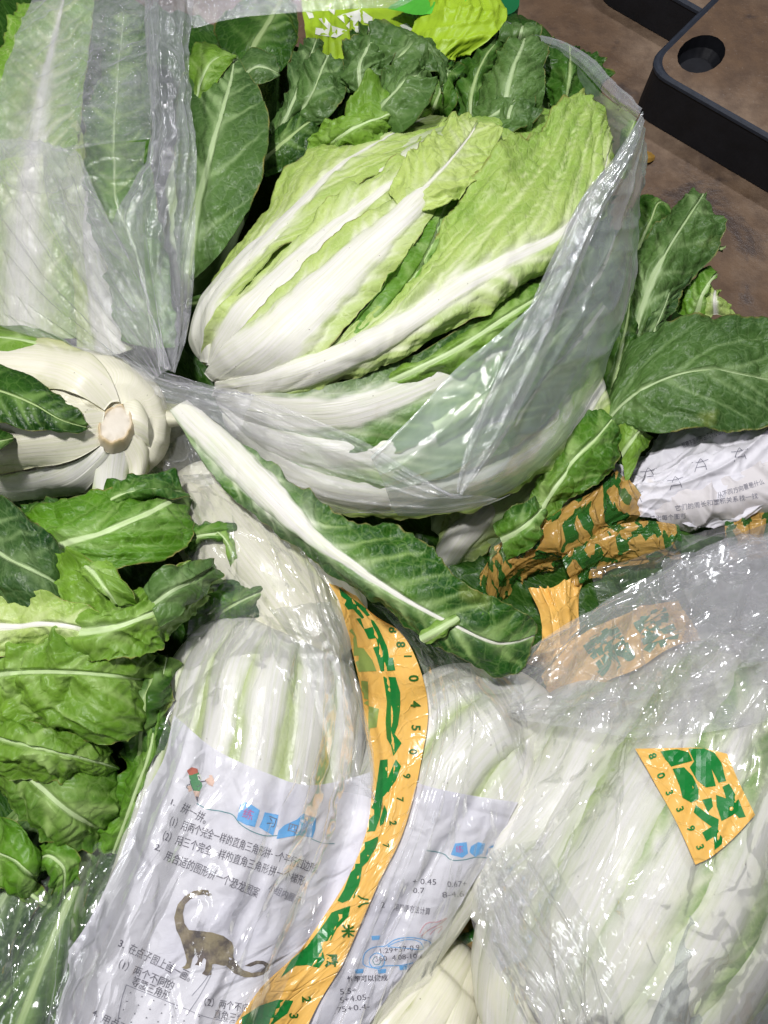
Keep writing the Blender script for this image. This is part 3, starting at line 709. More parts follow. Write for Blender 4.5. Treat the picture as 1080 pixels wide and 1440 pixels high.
# big white rib leaf in the middle
lf([(295, 520, 3), (335, 465, 9.3), (400, 395, 10.8), (470, 330, 11.4), (530, 290, 11.6), (585, 262, 11.6), (600, 262, 11.2)],
   [(305, 528, 3), (378, 482, 10.3), (455, 408, 12.2), (520, 345, 12.6), (570, 300, 12.4), (605, 262, 11.8)],
   [(330, 538, 3), (440, 506, 9.6), (510, 440, 11.2), (560, 380, 11.7), (595, 325, 11.4), (615, 290, 10.8), (612, 262, 10.8)],
   rib=[(0, 4.4), (.3, 3.3), (.65, 2.1), (.9, 1.3), (1, .9)], tone=(-0.1, 0.15), mat='pale', seed=5, cre=.3, puck=0.2, crum=0.25, ruf=0.25, ribh=.35)
# frilly pale lip over the rib tips
lf([(545, 268, 11.8), (560, 235, 11.5), (585, 205, 10.8), (625, 170, 8), (660, 160, 5)],
   [(565, 292, 12.2), (590, 270, 12.0), (620, 240, 11.4), (650, 205, 9.5), (675, 170, 6)],
   [(610, 300, 11.4), (640, 285, 11), (665, 262, 10), (690, 225, 8.5), (700, 185, 6)],
   rib=[(0, .25), (1, .08)], tone=(-0.1, 0.2), mat='pale', seed=6, puck=0.4, crum=1.1, ruf=0.8, rag=.12)
# long ribbed leaf on the right
lf([(305, 535, 4), (430, 500, 9.8), (530, 438, 10.4), (590, 368, 10.6), (630, 300, 10.6), (665, 240, 10.2), (705, 205, 9.3), (752, 178, 8), (788, 138, 6.5), (830, 128, 5), (855, 165, 4)],
   [(305, 545, 3), (450, 514, 10.2), (560, 462, 11.8), (640, 408, 12.2), (715, 366, 12), (782, 332, 10.5), (835, 270, 8), (858, 200, 5)],
   [(300, 556, 1), (420, 556, 7.0), (540, 520, 9), (640, 460, 10), (720, 408, 9.6), (790, 372, 8.5), (850, 310, 6), (868, 240, 4.5)],
   rib=[(0, 2.4), (.25, 2.0), (.45, 1.15), (.65, .55), (.85, .3), (1, .12)], tone=(0.1, 0.6), mat='pale', seed=7, cre=1.3, puck=0.42, crum=0.7, ruf=0.4, vg=1.25, vsp=4.5, vsl=1.9, ns=150, nt=81)
# small leaf beyond its tip
lf([(800, 250, 2), (810, 190, 3), (832, 150, 2)], [(815, 290, 2), (838, 220, 4), (850, 165, 2.5)], [(828, 310, 1), (858, 240, 2), (857, 180, 1)],
   rib=[(0, .4), (1, .1)], tone=(0.3, 0.8), mat='mid', seed=8, ns=60, nt=33)
lf([(862, 235, 1), (868, 195, 2), (885, 168, 2)], [(872, 250, 1), (882, 205, 3), (892, 170, 2)], [(880, 250, 0), (895, 215, 1.5), (898, 175, 1)],
   rib=[(0, .3), (1, .1)], tone=(0.2, 0.6), mat='mid', seed=9, ns=50, nt=25)
# lower right leaves of the same head, dark green with white stems
lf([(305, 545, 2), (350, 553, 5.5), (480, 535, 8.6), (590, 492, 9), (680, 440, 9), (760, 398, 8), (830, 360, 5), (860, 320, 4)],
   [(308, 556, 1), (360, 576, 4.5), (490, 578, 7), (600, 540, 7.6), (690, 495, 7.8), (770, 450, 7), (840, 390, 5), (865, 330, 4)],
   [(310, 566, -1), (380, 620, 2), (520, 650, 3.5), (640, 600, 5), (730, 545, 5), (800, 480, 4.5), (850, 410, 4), (872, 340, 3)],
   rib=[(0, 2.6), (.3, 1.7), (.5, .8), (.75, .35), (1, .15)], tone=(0.25, 0.95), mat='greenw', seed=10, puck=0.35, crum=0.45, vsl=1.7, ns=130)
lf([(312, 560, 0), (370, 590, 3), (520, 600, 4.5), (620, 560, 6), (700, 515, 6.5), (770, 470, 5.5), (830, 420, 4)],
   [(314, 568, 0), (380, 615, 3), (540, 628, 4.5), (650, 590, 5.2), (730, 540, 5.4), (800, 490, 4.5), (850, 430, 3)],
   [(316, 580, -2), (400, 660, 0), (560, 690, 2), (680, 650, 3), (770, 590, 2.5), (830, 520, 2), (865, 450, 1)],
   rib=[(0, 2.4), (.35, 1.9), (.6, .8), (1, .2)], tone=(0.1, 0.8), mat='midw', seed=11, puck=0.35, crum=0.4, vsl=1.6)
lf([(316, 575, -1), (400, 635, 1.4), (560, 668, 2.0), (680, 640, 2.5), (770, 580, 1.5), (840, 500, 0)],
   [(318, 585, -1), (400, 665, 1), (570, 698, 1.6), (690, 672, 2), (780, 620, 1), (850, 540, 0)],
   [(320, 600, -3), (410, 695, -2), (570, 728, -2), (700, 700, -1.5), (790, 650, -1.5), (860, 580, -2)],
   rib=[(0, 2.2), (.5, 1.8), (1, .6)], tone=(0.0, 0.5), mat='pale', seed=12, puck=0.2, crum=0.3, vsl=1.6)
# ------------------------------------------------------------------ 2. leaves of the cabbages at the back of the bag
c2 = thing('napa_cabbage', 'cabbage with broad dark green veined leaf standing left of the white ribbed one', 'cabbage', (330, 250, -6))
B2 = Body([(250, 430, -6, .2), (262, 380, -4, 3.5), (280, 320, -3, 4.6), (305, 240, -3, 5.0), (330, 150, -4, 5.0), (350, 80, -5, 4.0), (365, 20, -6, 1.5)])
body_mesh(c2, B2, 'outer', 'heart', nrib=6, seed=2, reg='c2', white=0.3)
lf2 = lambda L, C, R, **k: leaf(c2, [L, C, R], reg='c2', **{**dict(cre=.9), **k})
lf2([(262, 420, 1), (360, 370, -1), (410, 290, 0), (440, 215, 1), (452, 170, 1), (450, 160, 0)], [(262, 430, 0), (350, 400, -2), (385, 330, -1), (415, 262, 2), (440, 200, 2), (455, 160, 0)],
    [(262, 440, -3), (320, 420, -4), (372, 370, -3), (428, 290, -1), (458, 215, 0), (458, 165, 0)][::1], rib=[(0, .6), (1, .12)], tone=(0.3, 0.9), mat='dark', seed=21, vsl=1.1)
lf2([(255, 395, 2), (252, 300, 3), (248, 200, 3.5), (252, 120, 4), (275, 78, 4), (320, 72, 3.5), (328, 78, 3.4)],
    [(262, 385, 3), (275, 305, 5.5), (295, 220, 6.4), (315, 150, 6), (325, 110, 5), (330, 78, 3.6)],
    [(270, 395, 2), (320, 345, 4), (358, 280, 5.5), (378, 215, 6), (378, 160, 5.5), (355, 110, 5), (332, 78, 3.6)],
    rib=[(0, .6), (.4, .38), (.8, .2), (1, .1)], tone=(0.05, 0.55), mat='outer', seed=22, puck=0.3, crum=0.3, vsp=5.0, vsl=1.0, vg=1.35, ns=140, nt=81, ruf=.2, rag=.03)
lf2([(258, 150, 3), (262, 95, 4), (275, 65, 4.5), (285, 60, 4)], [(272, 160, 4), (285, 110, 5.6), (300, 85, 5.5), (328, 78, 4.5)], [(290, 150, 4), (310, 110, 5), (325, 90, 4.6), (330, 80, 4.5)],
    rib=[(0, .2), (1, .08)], tone=(0.1, 0.4), mat='mid', seed=23, ns=60, nt=33)
lf2([(330, 140, 1), (320, 95, 2), (300, 50, 2), (320, 15, 1), (380, -5, 0)], [(345, 90, 2), (358, 62, 3.2), (372, 40, 3.2), (385, 20, 2.6), (395, -5, 0)], [(355, 120, 1), (395, 100, 2), (418, 70, 2), (420, 40, 1.5), (408, -5, 0)],
    rib=[(0, .4), (1, .25)], tone=(0.25, 0.85), mat='dark', seed=24, vsl=.8)
lf2([(335, 95, 3), (355, 75, 3), (375, 78, 3), (392, 98, 2.6)], [(345, 105, 3), (360, 95, 3.7), (375, 96, 3.5), (392, 104, 2.6)], [(350, 120, 2.4), (365, 118, 3), (378, 114, 3), (393, 108, 2.6)],
    rib=[(0, .25), (1, .08)], tone=(0.2, 0.6), mat='outer', seed=25, ns=50, nt=31)
lf2([(378, 175, 2), (395, 140, 3), (410, 95, 3), (430, 50, 2)], [(385, 195, 2), (405, 160, 4), (425, 110, 4), (445, 55, 2)], [(395, 200, 1), (425, 170, 3), (445, 120, 3), (455, 60, 1)],
    rib=[(0, .25), (1, .08)], tone=(0.2, 0.8), mat='outer', seed=26, puck=.4, crum=.7)
lf2([(410, 135, 3), (425, 95, 4), (440, 80, 4.5), (455, 76, 4)], [(418, 165, 3), (440, 130, 5.4), (452, 100, 5.4), (462, 76, 4)], [(440, 180, 3), (470, 160, 4.8), (488, 130, 4.8), (478, 90, 4), (465, 76, 4)],
    rib=[(0, .25), (1, .1)], tone=(0.1, 0.5), mat='outer', seed=27, puck=.5, crum=.4, vsl=1.0)
lf2([(375, 200, 2.2), (400, 175, 3), (425, 155, 3), (450, 152, 2)], [(370, 225, 2), (400, 200, 3.6), (430, 175, 3.8), (455, 165, 2.4)], [(375, 250, 1), (415, 230, 2.6), (445, 200, 3), (460, 175, 2)],
    rib=[(0, .35), (.8, .1), (1, .1)], tone=(0.4, 1.0), mat='dark', seed=28, puck=.3)

c3 = thing('napa_cabbage', 'cabbage with curled wrinkled green tips at the back of the open bag', 'cabbage', (560, 130, -6))
B3 = Body([(640, 250, -6, .2), (620, 220, -5, 3.5), (590, 180, -5, 5), (550, 130, -5, 5.4), (520, 90, -5, 4.5), (500, 50, -6, 2)])
body_mesh(c3, B3, 'dark', 'heart', nrib=6, seed=3, reg='c3', white=0.2)
lf3 = lambda L, C, R, **k: leaf(c3, [L, C, R], reg='c3', **{**dict(cre=1.6, puck=.5, crum=1.9, ruf=.9, vg=.6, ns=110, nt=65, mat='outer', tone=(0.1, 0.6), rib=[(0, .25), (1, .1)]), **k})
lf3([(445, 165, 1), (460, 120, 1), (480, 75, 1), (500, 45, 0)], [(470, 180, 1), (490, 130, 3), (505, 85, 3), (520, 45, 1)], [(500, 190, 1), (520, 140, 2), (530, 90, 2), (535, 48, 0)], mat='dark', seed=30)
lf3([(488, 130, 4), (475, 95, 4), (478, 62, 4), (500, 48, 4), (530, 42, 3)], [(508, 130, 5), (505, 100, 6.4), (515, 72, 6.4), (530, 50, 5), (545, 42, 3)], [(530, 120, 4), (548, 95, 5.5), (560, 70, 5), (560, 48, 3)], seed=31)
lf3([(535, 92, 4), (540, 60, 4), (565, 42, 4), (590, 45, 3), (612, 70, 2)], [(550, 100, 5), (568, 75, 6.4), (590, 65, 6), (610, 80, 5), (625, 110, 3)], [(560, 120, 5), (585, 105, 6), (602, 105, 5.5), (612, 120, 4), (620, 150, 3)], seed=32, mat='outer')
lf3([(512, 140, 5), (525, 108, 6), (550, 85, 6.5), (575, 82, 6), (598, 98, 5)], [(520, 170, 5), (545, 140, 7.6), (570, 115, 7.8), (590, 105, 6.6), (600, 102, 5)], [(545, 190, 4), (580, 165, 6), (600, 140, 6.4), (604, 120, 5.6), (602, 104, 5)], seed=33, tone=(0, .4))
lf3([(444, 208, 3), (460, 175, 5.5), (490, 150, 6.5), (515, 145, 6), (530, 160, 6)], [(455, 212, 3), (485, 188, 6.8), (515, 172, 7.4), (545, 160, 7), (575, 150, 5)], [(470, 208, 3), (500, 200, 5), (530, 195, 5.5), (560, 180, 5), (585, 158, 4)], seed=34, tone=(0, .35), mat='mid')
lf3([(600, 140, 2), (610, 110, 3), (620, 90, 3), (635, 95, 2)], [(605, 165, 1), (618, 130, 3.6), (628, 105, 3.4), (637, 97, 2)], [(618, 170, 0), (632, 140, 2.4), (638, 115, 2.4), (640, 98, 2)], seed=35, mat='green', tone=(.4, 1), crum=.4)

c4 = thing('napa_cabbage', 'cabbage with a pale blunt folded leaf between dark crinkled ones by the rim', 'cabbage', (740, 120, -6))
B4 = Body([(800, 330, -7, .2), (785, 280, -6, 4), (760, 220, -6, 5.5), (735, 150, -6, 6), (725, 90, -7, 5.5), (722, 40, -8, 2)])
body_mesh(c4, B4, 'dark', 'heart', nrib=6, seed=4, reg='c4', white=0.2)
lf4 = lambda L, C, R, **k: leaf(c4, [L, C, R], reg='c4', **{**dict(cre=1.3, puck=.4, crum=1.3, ruf=.6, vg=.6, ns=90, nt=49, mat='outer', tone=(0.1, 0.6), rib=[(0, .25), (1, .1)]), **k})
lf4([(640, 170, 0), (630, 120, 1), (645, 80, 1), (680, 55, 0)], [(660, 180, 1), (665, 125, 3), (680, 85, 3), (705, 55, 1)], [(690, 180, 1), (700, 130, 2.5), (710, 90, 2), (720, 55, 0)], mat='dark', crum=2.0, seed=41)
lf4([(700, 60, 1), (708, 48, 2), (720, 38, 1.4)], [(728, 62, 1.6), (732, 48, 3), (735, 36, 1.6)], [(752, 62, 1), (755, 50, 2), (752, 40, 1.4)], seed=42, ns=50, nt=41)
lf4([(775, 150, 0), (770, 110, 1), (772, 75, 1.5), (780, 62, 1)], [(795, 150, 1), (800, 115, 3), (802, 85, 3), (800, 62, 1)], [(815, 150, -1), (830, 120, 0), (833, 92, 0), (815, 66, 0)], mat='dark', crum=2.0, seed=43, tone=(.1, .8))
lf4([(672, 168, 3), (680, 120, 4), (700, 80, 5), (716, 58, 5), (722, 55, 4.4)], [(705, 185, 4), (712, 135, 6.6), (722, 95, 7), (732, 70, 6.4), (738, 52, 4.6)], [(752, 165, 4), (768, 125, 5.4), (770, 90, 5.4), (769, 62, 5), (755, 52, 4.4)],
    rib=[(0, .35), (.7, .22), (1, .12)], seed=44, tone=(-.1, .35), crum=.3, puck=.4, vsl=1.2)
lf4([(665, 165, 4), (680, 140, 5), (692, 125, 5), (700, 118, 4)], [(672, 172, 4), (695, 160, 6.4), (720, 145, 6.4), (735, 130, 5)], [(695, 188, 5), (720, 190, 6), (745, 180, 6), (752, 160, 4.6)], seed=45, crum=.5, tone=(0, .5))
lf4([(692, 190, 4), (690, 160, 5), (700, 138, 5.6), (722, 130, 5.4), (735, 140, 5)], [(715, 192, 4.6), (715, 165, 6.8), (722, 145, 6.6), (738, 138, 5)], [(735, 190, 4), (748, 180, 5.6), (752, 160, 5.6), (745, 142, 5)], seed=46, crum=.5, puck=.4)
lf4([(760, 190, 2), (765, 170, 3), (778, 155, 3.4)], [(765, 200, 2), (775, 180, 4), (785, 165, 3.6)], [(775, 205, 2), (788, 185, 3), (790, 165, 3)], seed=47, ns=40, nt=25)

# dark folded leaves between the long rib and the lower stems
lf([(520, 525, 7.5), (620, 475, 9), (700, 422, 9.2), (760, 382, 8.6), (820, 340, 6.6)], [(540, 540, 8), (640, 492, 9.9), (715, 444, 9.9), (775, 405, 9), (835, 350, 6.6)], [(560, 560, 6), (655, 522, 7.6), (735, 478, 7.6), (790, 435, 7), (845, 370, 5)], rib=[(0, .3), (1, .1)], tone=(.2, .9), mat='mid', seed=13, puck=.4, crum=.8)
lf([(600, 590, 5.5), (660, 550, 6.6), (720, 505, 6.8), (790, 440, 6)], [(610, 600, 6), (675, 565, 7.4), (740, 515, 7.4), (805, 450, 6.4)], [(615, 625, 5), (690, 590, 6), (760, 535, 6), (820, 470, 5)], rib=[(0, .5), (.6, .3), (1, .15)], tone=(.1, .8), mat='mid', seed=14, puck=.4, crum=.7)
# ------------------------------------------------------------------ 3. leaves outside the bag on the right
c5 = thing('napa_cabbage', 'cabbage with outer leaves spread over the paper right of the open bag', 'cabbage', (860, 520, -10))
B5 = Body([(610, 790, -12, .2), (640, 760, -11, 4.0), (680, 720, -10, 5.0), (740, 660, -9, 5.2), (800, 590, -8, 5), (860, 500, -10, 5), (910, 410, -13, 3.5), (940, 360, -14, 1)])
body_mesh(c5, B5, 'green', 'heart', nrib=7, seed=5, reg='c5', white=0.25, rel=.5)
lf5 = lambda L, C, R, **k: leaf(c5, [L, C, R], reg='c5', **{**dict(cre=1.2, puck=.4, crum=.9, ruf=.4, ns=110, nt=61, mat='outer', tone=(0.1, 0.7), rib=[(0, .32), (.6, .18), (1, .08)]), **k})
lf5([(862, 430, -9), (870, 350, -8), (885, 285, -7), (900, 262, -7), (918, 268, -7)], [(880, 430, -9), (895, 360, -6), (915, 310, -5.5), (930, 285, -6), (945, 300, -7)], [(900, 430, -9), (925, 380, -7), (945, 330, -7), (950, 300, -7)], mat='dark', seed=51, crum=.8)
lf5([(880, 440, -5), (884, 385, -5), (905, 340, -4.5), (940, 300, -4), (970, 274, -4), (985, 270, -4)], [(892, 470, -4), (915, 400, -2.4), (940, 350, -2), (965, 310, -2.4), (990, 272, -4)], [(898, 510, -5), (945, 440, -4), (985, 385, -4), (1010, 350, -4.4), (1000, 300, -4.4), (993, 274, -4)],
    rib=[(0, .6), (.35, .45), (.45, .15), (1, .1)], seed=52, vsp=5, puck=.4, tone=(0, .5), mat='outer')
lf5([(985, 345, -6), (1000, 338, -5.6), (1012, 340, -5.6), (1020, 344, -6)], [(990, 355, -6), (1003, 350, -5.6), (1015, 350, -5.6), (1021, 346, -6)], [(990, 365, -6.4), (1003, 362, -6), (1014, 356, -6), (1021, 348, -6)], seed=53, ns=30, nt=21, mat='dark')
lf5([(960, 440, -8), (970, 400, -6), (985, 375, -5), (1000, 372, -6)], [(980, 445, -7), (988, 415, -5), (1000, 395, -4.6), (1008, 385, -6)], [(1018, 440, -8), (1010, 420, -6.6), (1008, 400, -6), (1010, 385, -6.4)], seed=54, mat='green', crum=.9, tone=(0, .6))
lf5([(990, 445, -7.5), (992, 420, -6.6), (1000, 405, -7)], [(1006, 442, -7), (1005, 425, -5.6), (1006, 408, -6.8)], [(1026, 442, -8), (1016, 425, -7), (1011, 408, -7)], seed=55, mat='pale', ns=40, nt=25, tone=(0.2, .6))
lf5([(870, 640, -4), (868, 560, -3), (885, 500, -2.4), (905, 450, -3), (915, 400, -4)], [(890, 610, -4), (900, 540, -1.6), (915, 480, -1.4), (935, 430, -2.4), (945, 400, -4)], [(900, 590, -5), (925, 520, -4), (940, 460, -3.6), (955, 420, -4), (962, 395, -5)], mat='outer', crum=1.0, seed=56, tone=(.2, .8))
lf5([(835, 600, -5), (838, 540, -4), (855, 480, -3), (872, 430, -3), (880, 415, -3.4)], [(850, 610, -4), (860, 560, -2.4), (872, 500, -1.6), (882, 450, -2.4), (886, 418, -3.6)], [(850, 640, -6), (880, 570, -3.6), (894, 510, -3), (896, 460, -3), (890, 420, -3.8)], mat='dark', seed=57, crum=.3, tone=(.2, .7))
# big flat leaf lying over the paper
lf5([(878, 520, -2), (895, 478, 0), (940, 452, 1.4), (1000, 442, 1.6), (1060, 445, 1), (1110, 455, 0), (1140, 500, -1)],
    [(835, 620, -3), (880, 565, 0), (930, 535, 1.8), (1000, 520, 2.6), (1060, 530, 2), (1120, 540, 0), (1150, 540, -1)][::1],
    [(880, 570, -1), (895, 600, -.4), (925, 612, .4), (970, 606, 1), (1030, 608, 1), (1085, 600, .4), (1140, 570, -1)],
    rib=[(0, .3), (.5, .12), (1, .08)], mat='outer', tone=(.1, .6), seed=58, vsp=6.5, vsl=1.1, puck=.4, crum=.25, ns=150, nt=91, rag=.04)
# lower bunch
lf5([(770, 660, -2), (785, 610, -1), (810, 580, 0), (840, 570, -.4)], [(775, 690, -2), (805, 650, 0), (835, 620, .6), (860, 590, 0)], [(790, 700, -3), (830, 690, -1.4), (860, 660, -1), (880, 620, -1)], mat='green', seed=59, tone=(.2, .8), crum=.5, rag=.16)
lf5([(740, 720, -3), (755, 670, -2), (775, 630, -1), (795, 610, -1)], [(755, 730, -3), (778, 690, -1), (800, 660, -.4), (815, 630, -1)], [(775, 735, -4), (805, 705, -2), (825, 680, -2), (830, 650, -2)], mat='mid', seed=60, tone=(.3, .9), crum=.5, rag=.16)
lf5([(860, 600, -1), (875, 590, -.4), (890, 585, -.8)], [(875, 640, -1.6), (888, 620, -.4), (905, 600, -.8)], [(880, 680, -2.6), (900, 650, -1.6), (918, 615, -1.6)], mat='mid', seed=61, tone=(.0, .6), crum=.4, ns=60, nt=37, rag=.2)
lf5([(690, 770, -7), (730, 730, -5.6), (765, 690, -5), (790, 650, -4)], [(690, 790, -7), (735, 760, -5), (780, 715, -4.6), (815, 670, -4)], [(690, 810, -9), (745, 780, -7), (795, 735, -6.4), (830, 690, -6)], mat='greenw', seed=62, tone=(.2, .9), rib=[(0, 1.6), (1, .6)], crum=.3)
lf5([(612, 790, -9), (620, 740, -7), (650, 700, -6), (690, 680, -6)], [(616, 800, -9), (645, 760, -5.6), (680, 720, -5), (710, 690, -5.6)], [(630, 800, -10), (675, 780, -8), (710, 745, -7), (740, 700, -7)], mat='white', seed=63, tone=(.2, .9), rib=[(0, 2.4), (.6, 1.6), (1, .6)], crum=.3)
# sprig by the bag's corner
lf5([(700, 740, -1.6), (725, 720, -.4), (750, 700, -.4)], [(705, 760, -1.6), (735, 742, 0), (762, 715, -.4)], [(715, 775, -3), (745, 765, -1.6), (772, 730, -1.6)], mat='green', seed=64, tone=(.3, .9), crum=.7, ns=60, nt=37, rag=.2)

# ------------------------------------------------------------------ 4. upturned cabbage on the left with its cut stump
c6 = thing('napa_cabbage', 'white cabbage on the left edge with its round cut stump facing the camera', 'cabbage', (110, 590, -4))
B6 = Body([(163, 598, 9.4, .6), (163, 598, 9.36, 2.2), (162, 598, 9.1, 3.7), (160, 598, 8.5, 4.9), (154, 597, 7.4, 5.9), (140, 596, 5.6, 6.7), (100, 592, 3.4, 7.3), (30, 588, 2.2, 7.7), (-50, 582, 1, 7.7), (-120, 578, 0, 6)])
body_mesh(c6, B6, 'cream', 'heart', nrib=1, seed=6, reg='c6 c6b', white=0.9, rel=0.0)
b6 = bvh('c6b')
lf6 = lambda L, C, R, **k: leaf(c6, [L, C, R], reg='c6', **{**dict(puck=.1, crum=.15, ruf=.15, ns=90, nt=49, mat='cream', tone=(0, 0.7), rib=[(0, 4), (.6, 3.4), (1, 1.6)], ribh=.12, rag=.03), **k})
def snap(pts, l0, l1):
    out = []; last = 8.0
    for q, (x, y) in enumerate(pts):
        hh = hitz(b6, np.array([x]), np.array([y]))[0]; hh = last-1.2 if np.isnan(hh) else hh; last = hh
        out.append((x, y, hh+l0+(l1-l0)*min(1, q/1.5)))
    return out
for i, (L_, C_, R_, l, rb, mt) in enumerate((
        ([(172, 568), (192, 562), (205, 578)], [(180, 586), (196, 592), (207, 602)], [(184, 606), (200, 620), (210, 628)], .3, 3, 'cream'),
        ([(150, 630), (134, 662), (128, 698)], [(163, 634), (158, 668), (155, 704)], [(176, 630), (184, 664), (180, 700)], .45, 2.0, 'white'),
        ([(172, 630), (181, 658), (178, 692)], [(182, 618), (197, 648), (193, 684)], [(185, 602), (206, 630), (209, 660)], .5, 2.0, 'cream'),
        ([(146, 624), (110, 646), (50, 660), (0, 668), (-60, 674)], [(148, 634), (112, 668), (60, 684), (0, 690), (-60, 694)], [(154, 634), (130, 676), (90, 696), (20, 704), (-60, 708)], .5, 3, 'white'),
        ([(168, 566), (145, 515), (100, 484), (50, 472), (0, 472), (-60, 474)], [(156, 566), (118, 528), (62, 510), (0, 505), (-60, 505)], [(146, 576), (110, 556), (55, 546), (0, 543), (-60, 543)], .8, 3, 'cream'),
        ([(145, 580), (100, 566), (40, 562), (0, 562), (-60, 562)], [(141, 600), (92, 608), (40, 615), (0, 620), (-60, 625)], [(145, 622), (106, 645), (52, 658), (10, 666), (-60, 672)], 1.1, 4, 'cream'))):
    lf6(snap(L_, .05, l-.1), snap(C_, .1, l+.25), snap(R_, .05, l-.1), seed=70+i, mat=mt, tone=(-.1, .6), rib=[(0, rb), (.6, rb*.8), (1, rb*.6)], soft=.8, cre=.25, crum=.1, puck=.05, ribh=.18, ruf=.1)
lf6([(120, 505, 7.5), (90, 480, 6.5), (50, 462, 6), (10, 458, 5.5), (-50, 456, 5)], [(110, 512, 8.8), (70, 488, 9.6), (30, 478, 9.8), (-50, 474, 9)], [(95, 520, 9.6), (60, 512, 10.6), (20, 508, 10.8), (-50, 508, 10)], seed=72, mat='mid', tone=(-.1, .6), rib=[(0, .5), (.5, .3), (1, .15)])
lf6([(170, 555, 8.4), (205, 562, 6), (235, 566, 5.4), (262, 570, 5.4)], [(172, 565, 8.6), (205, 580, 7), (235, 588, 6.8), (262, 586, 6.2)], [(178, 575, 8.2), (205, 596, 6.2), (235, 602, 5.8), (262, 600, 5.6)], seed=73, ns=60, nt=33, rib=[(0, 1.6), (1, 1.4)], tone=(0, .05), mat='cream')
# the cut stump: short rough collar with a smooth oval face
b = NT('cut_stump'); uv = b.n('ShaderNodeUVMap').outputs[0]; n = b.noise(uv, 40, 4)
gr = b.n('ShaderNodeAttribute', _attribute_name='mask'); sp_ = b.n('ShaderNodeSeparateColor', i0=gr.outputs['Color'])
c = b.mix(sp_.outputs[0], (0.62, 0.57, 0.47), (0.50, 0.36, 0.15)); c = b.mix(b.rng(n, 0.5, 0.7, 0, 0.4), c, (0.68, 0.63, 0.52))
M['stump'] = b.done(b.pb(Base__Color=c, Roughness=0.5, Normal=b.bump(n, 0.002, 0.6)))
cc = w3((163, 598, 9.75)); nrm = np.array([0.20, -0.06, 0.97]); nrm /= np.linalg.norm(nrm)
e2 = np.cross(nrm, [0.25, 0.97, 0]); e2 /= np.linalg.norm(e2); e1 = np.cross(e2, nrm)
prof = [(2.9, -1.2, .2), (2.7, -.5, .35), (2.5, .0, .6), (2.35, .3, .8), (2.2, .36, .7), (2.05, .26, .4), (1.95, .24, .1), (1.1, .32, 0), (.5, .34, 0), (.02, .35, 0)]
n_ = 44; V = []; mk = []
for (r, z, m_) in prof:
    for k in range(n_):
        a = 2*math.pi*k/n_; j = 1+(0.02*math.sin(3*a+1)+0.025*math.sin(8*a)+0.02*math.sin(19*a))*(1 if m_ > .3 else .3)
        V.append(cc+(e1*math.cos(a)*r*0.82*j+e2*math.sin(a)*r*0.58*j+nrm*(z+0.08*math.sin(7*a+r*3)*(m_ > .3)))/100); mk.append((m_, 0, 0))
V = np.array(V); mesh_obj('cut_stump', V, grid_faces(len(prof), n_, True), M['stump'], c6, np.stack([(V-cc)@e1, (V-cc)@e2], -1), np.array(mk), reg='c6')
lf6([(-50, 512, 11), (10, 518, 12), (50, 535, 12.2), (90, 565, 12), (122, 600, 11)], [(-50, 540, 12.2), (10, 553, 13), (50, 570, 13), (85, 590, 12.5), (122, 601, 11)], [(-50, 590, 11.6), (10, 598, 12.6), (40, 606, 12.4), (82, 604, 12), (121, 603, 11)], seed=78, mat='dark', rib=[(0, .2), (1, .05)], tone=(.5, 1), crum=.3, puck=.25, ruf=.3)
lf6([(-50, 598, 11), (-10, 602, 11.5), (18, 612, 11)], [(-50, 620, 11.4), (-10, 622, 11.8), (19, 616, 11)], [(-50, 640, 11), (-10, 636, 11.4), (18, 620, 11)], seed=79, mat='dark', ns=40, nt=25, rib=[(0, .2), (1, .05)], tone=(.3, .8), crum=.4)

# ------------------------------------------------------------------ 5. bulge of a cabbage wrapped in clear film, centre
c7 = thing('napa_cabbage', 'cream coloured cabbage base under clear film below the upturned stump', 'cabbage', (340, 780, -4))
B7 = Body([(262, 668, -1, .2), (268, 676, -1, 2.2), (285, 695, -1, 4.0), (315, 730, -1, 5.4), (355, 780, -1, 6.2), (395, 830, -1.4, 6.4), (440, 890, -2, 6.0), (480, 940, -3, 3)])
body_mesh(c7, B7, 'cream', 'heart', nrib=5, seed=7, reg='c7 wrap', white=0.9, rel=.2)
for i, (th0, w) in enumerate(((-0.5, .55), (.45, .5), (0.0, .45))):
    leaf_on(c7, B7, th0, w*1.2, w, 0.02, 0.96, .25+.25*i, .25, mat='cream', seed=81+i, rib=[(0, 3), (1, 3)], tone=(0, .4), crum=.1, puck=.06, ruf=.1, ribh=.12, reg='c7 wrap', ns=80, nt=41)

# ------------------------------------------------------------------ 6. the two cabbages in worksheet paper
c8 = thing('napa_cabbage', 'cabbage in the dinosaur worksheet with fanned white ribs above the paper', 'cabbage', (330, 1150, -5))
B8 = Body([(418, 868, 0, .2), (414, 876, 0, 2.6), (404, 895, -.4, 5.0), (390, 930, -.6, 7.2), (376, 985, -.6, 8.6), (366, 1050, -.6, 8.7), (350, 1130, -.8, 8.7), (326, 1225, -1.2, 8.7), (298, 1330, -1.4, 8.8), (262, 1450, -1.4, 8.8), (232, 1560, -2, 8)])
body_mesh(c8, B8, 'white', 'heart', nrib=9, seed=8, reg='c8 c8w', white=1.2, rel=.3)
k = dict(soft=.5, mat='white', tone=(.1, .3), crum=.12, puck=.1, ruf=.12, ribh=.34, reg='c8 c8w', ns=110, nt=49, rag=.03, vg=.3)
for i, (th0, wa, wb, l) in enumerate(((1.25, .5, .34, .2), (-1.25, .5, .34, .2), (0.95, .45, .24, .35), (-0.95, .5, .3, .35), (.60, .4, .2, .45), (-.55, .5, .27, .5), (.22, .4, .18, .55), (-.15, .45, .18, .65))):
    leaf_on(c8, B8, th0, wa, wb, 0.012, 0.93, l, .5, seed=90+i, rib=[(0, 5), (.1, 1.9), (.4, 1.35), (1, 1.4)], **k)
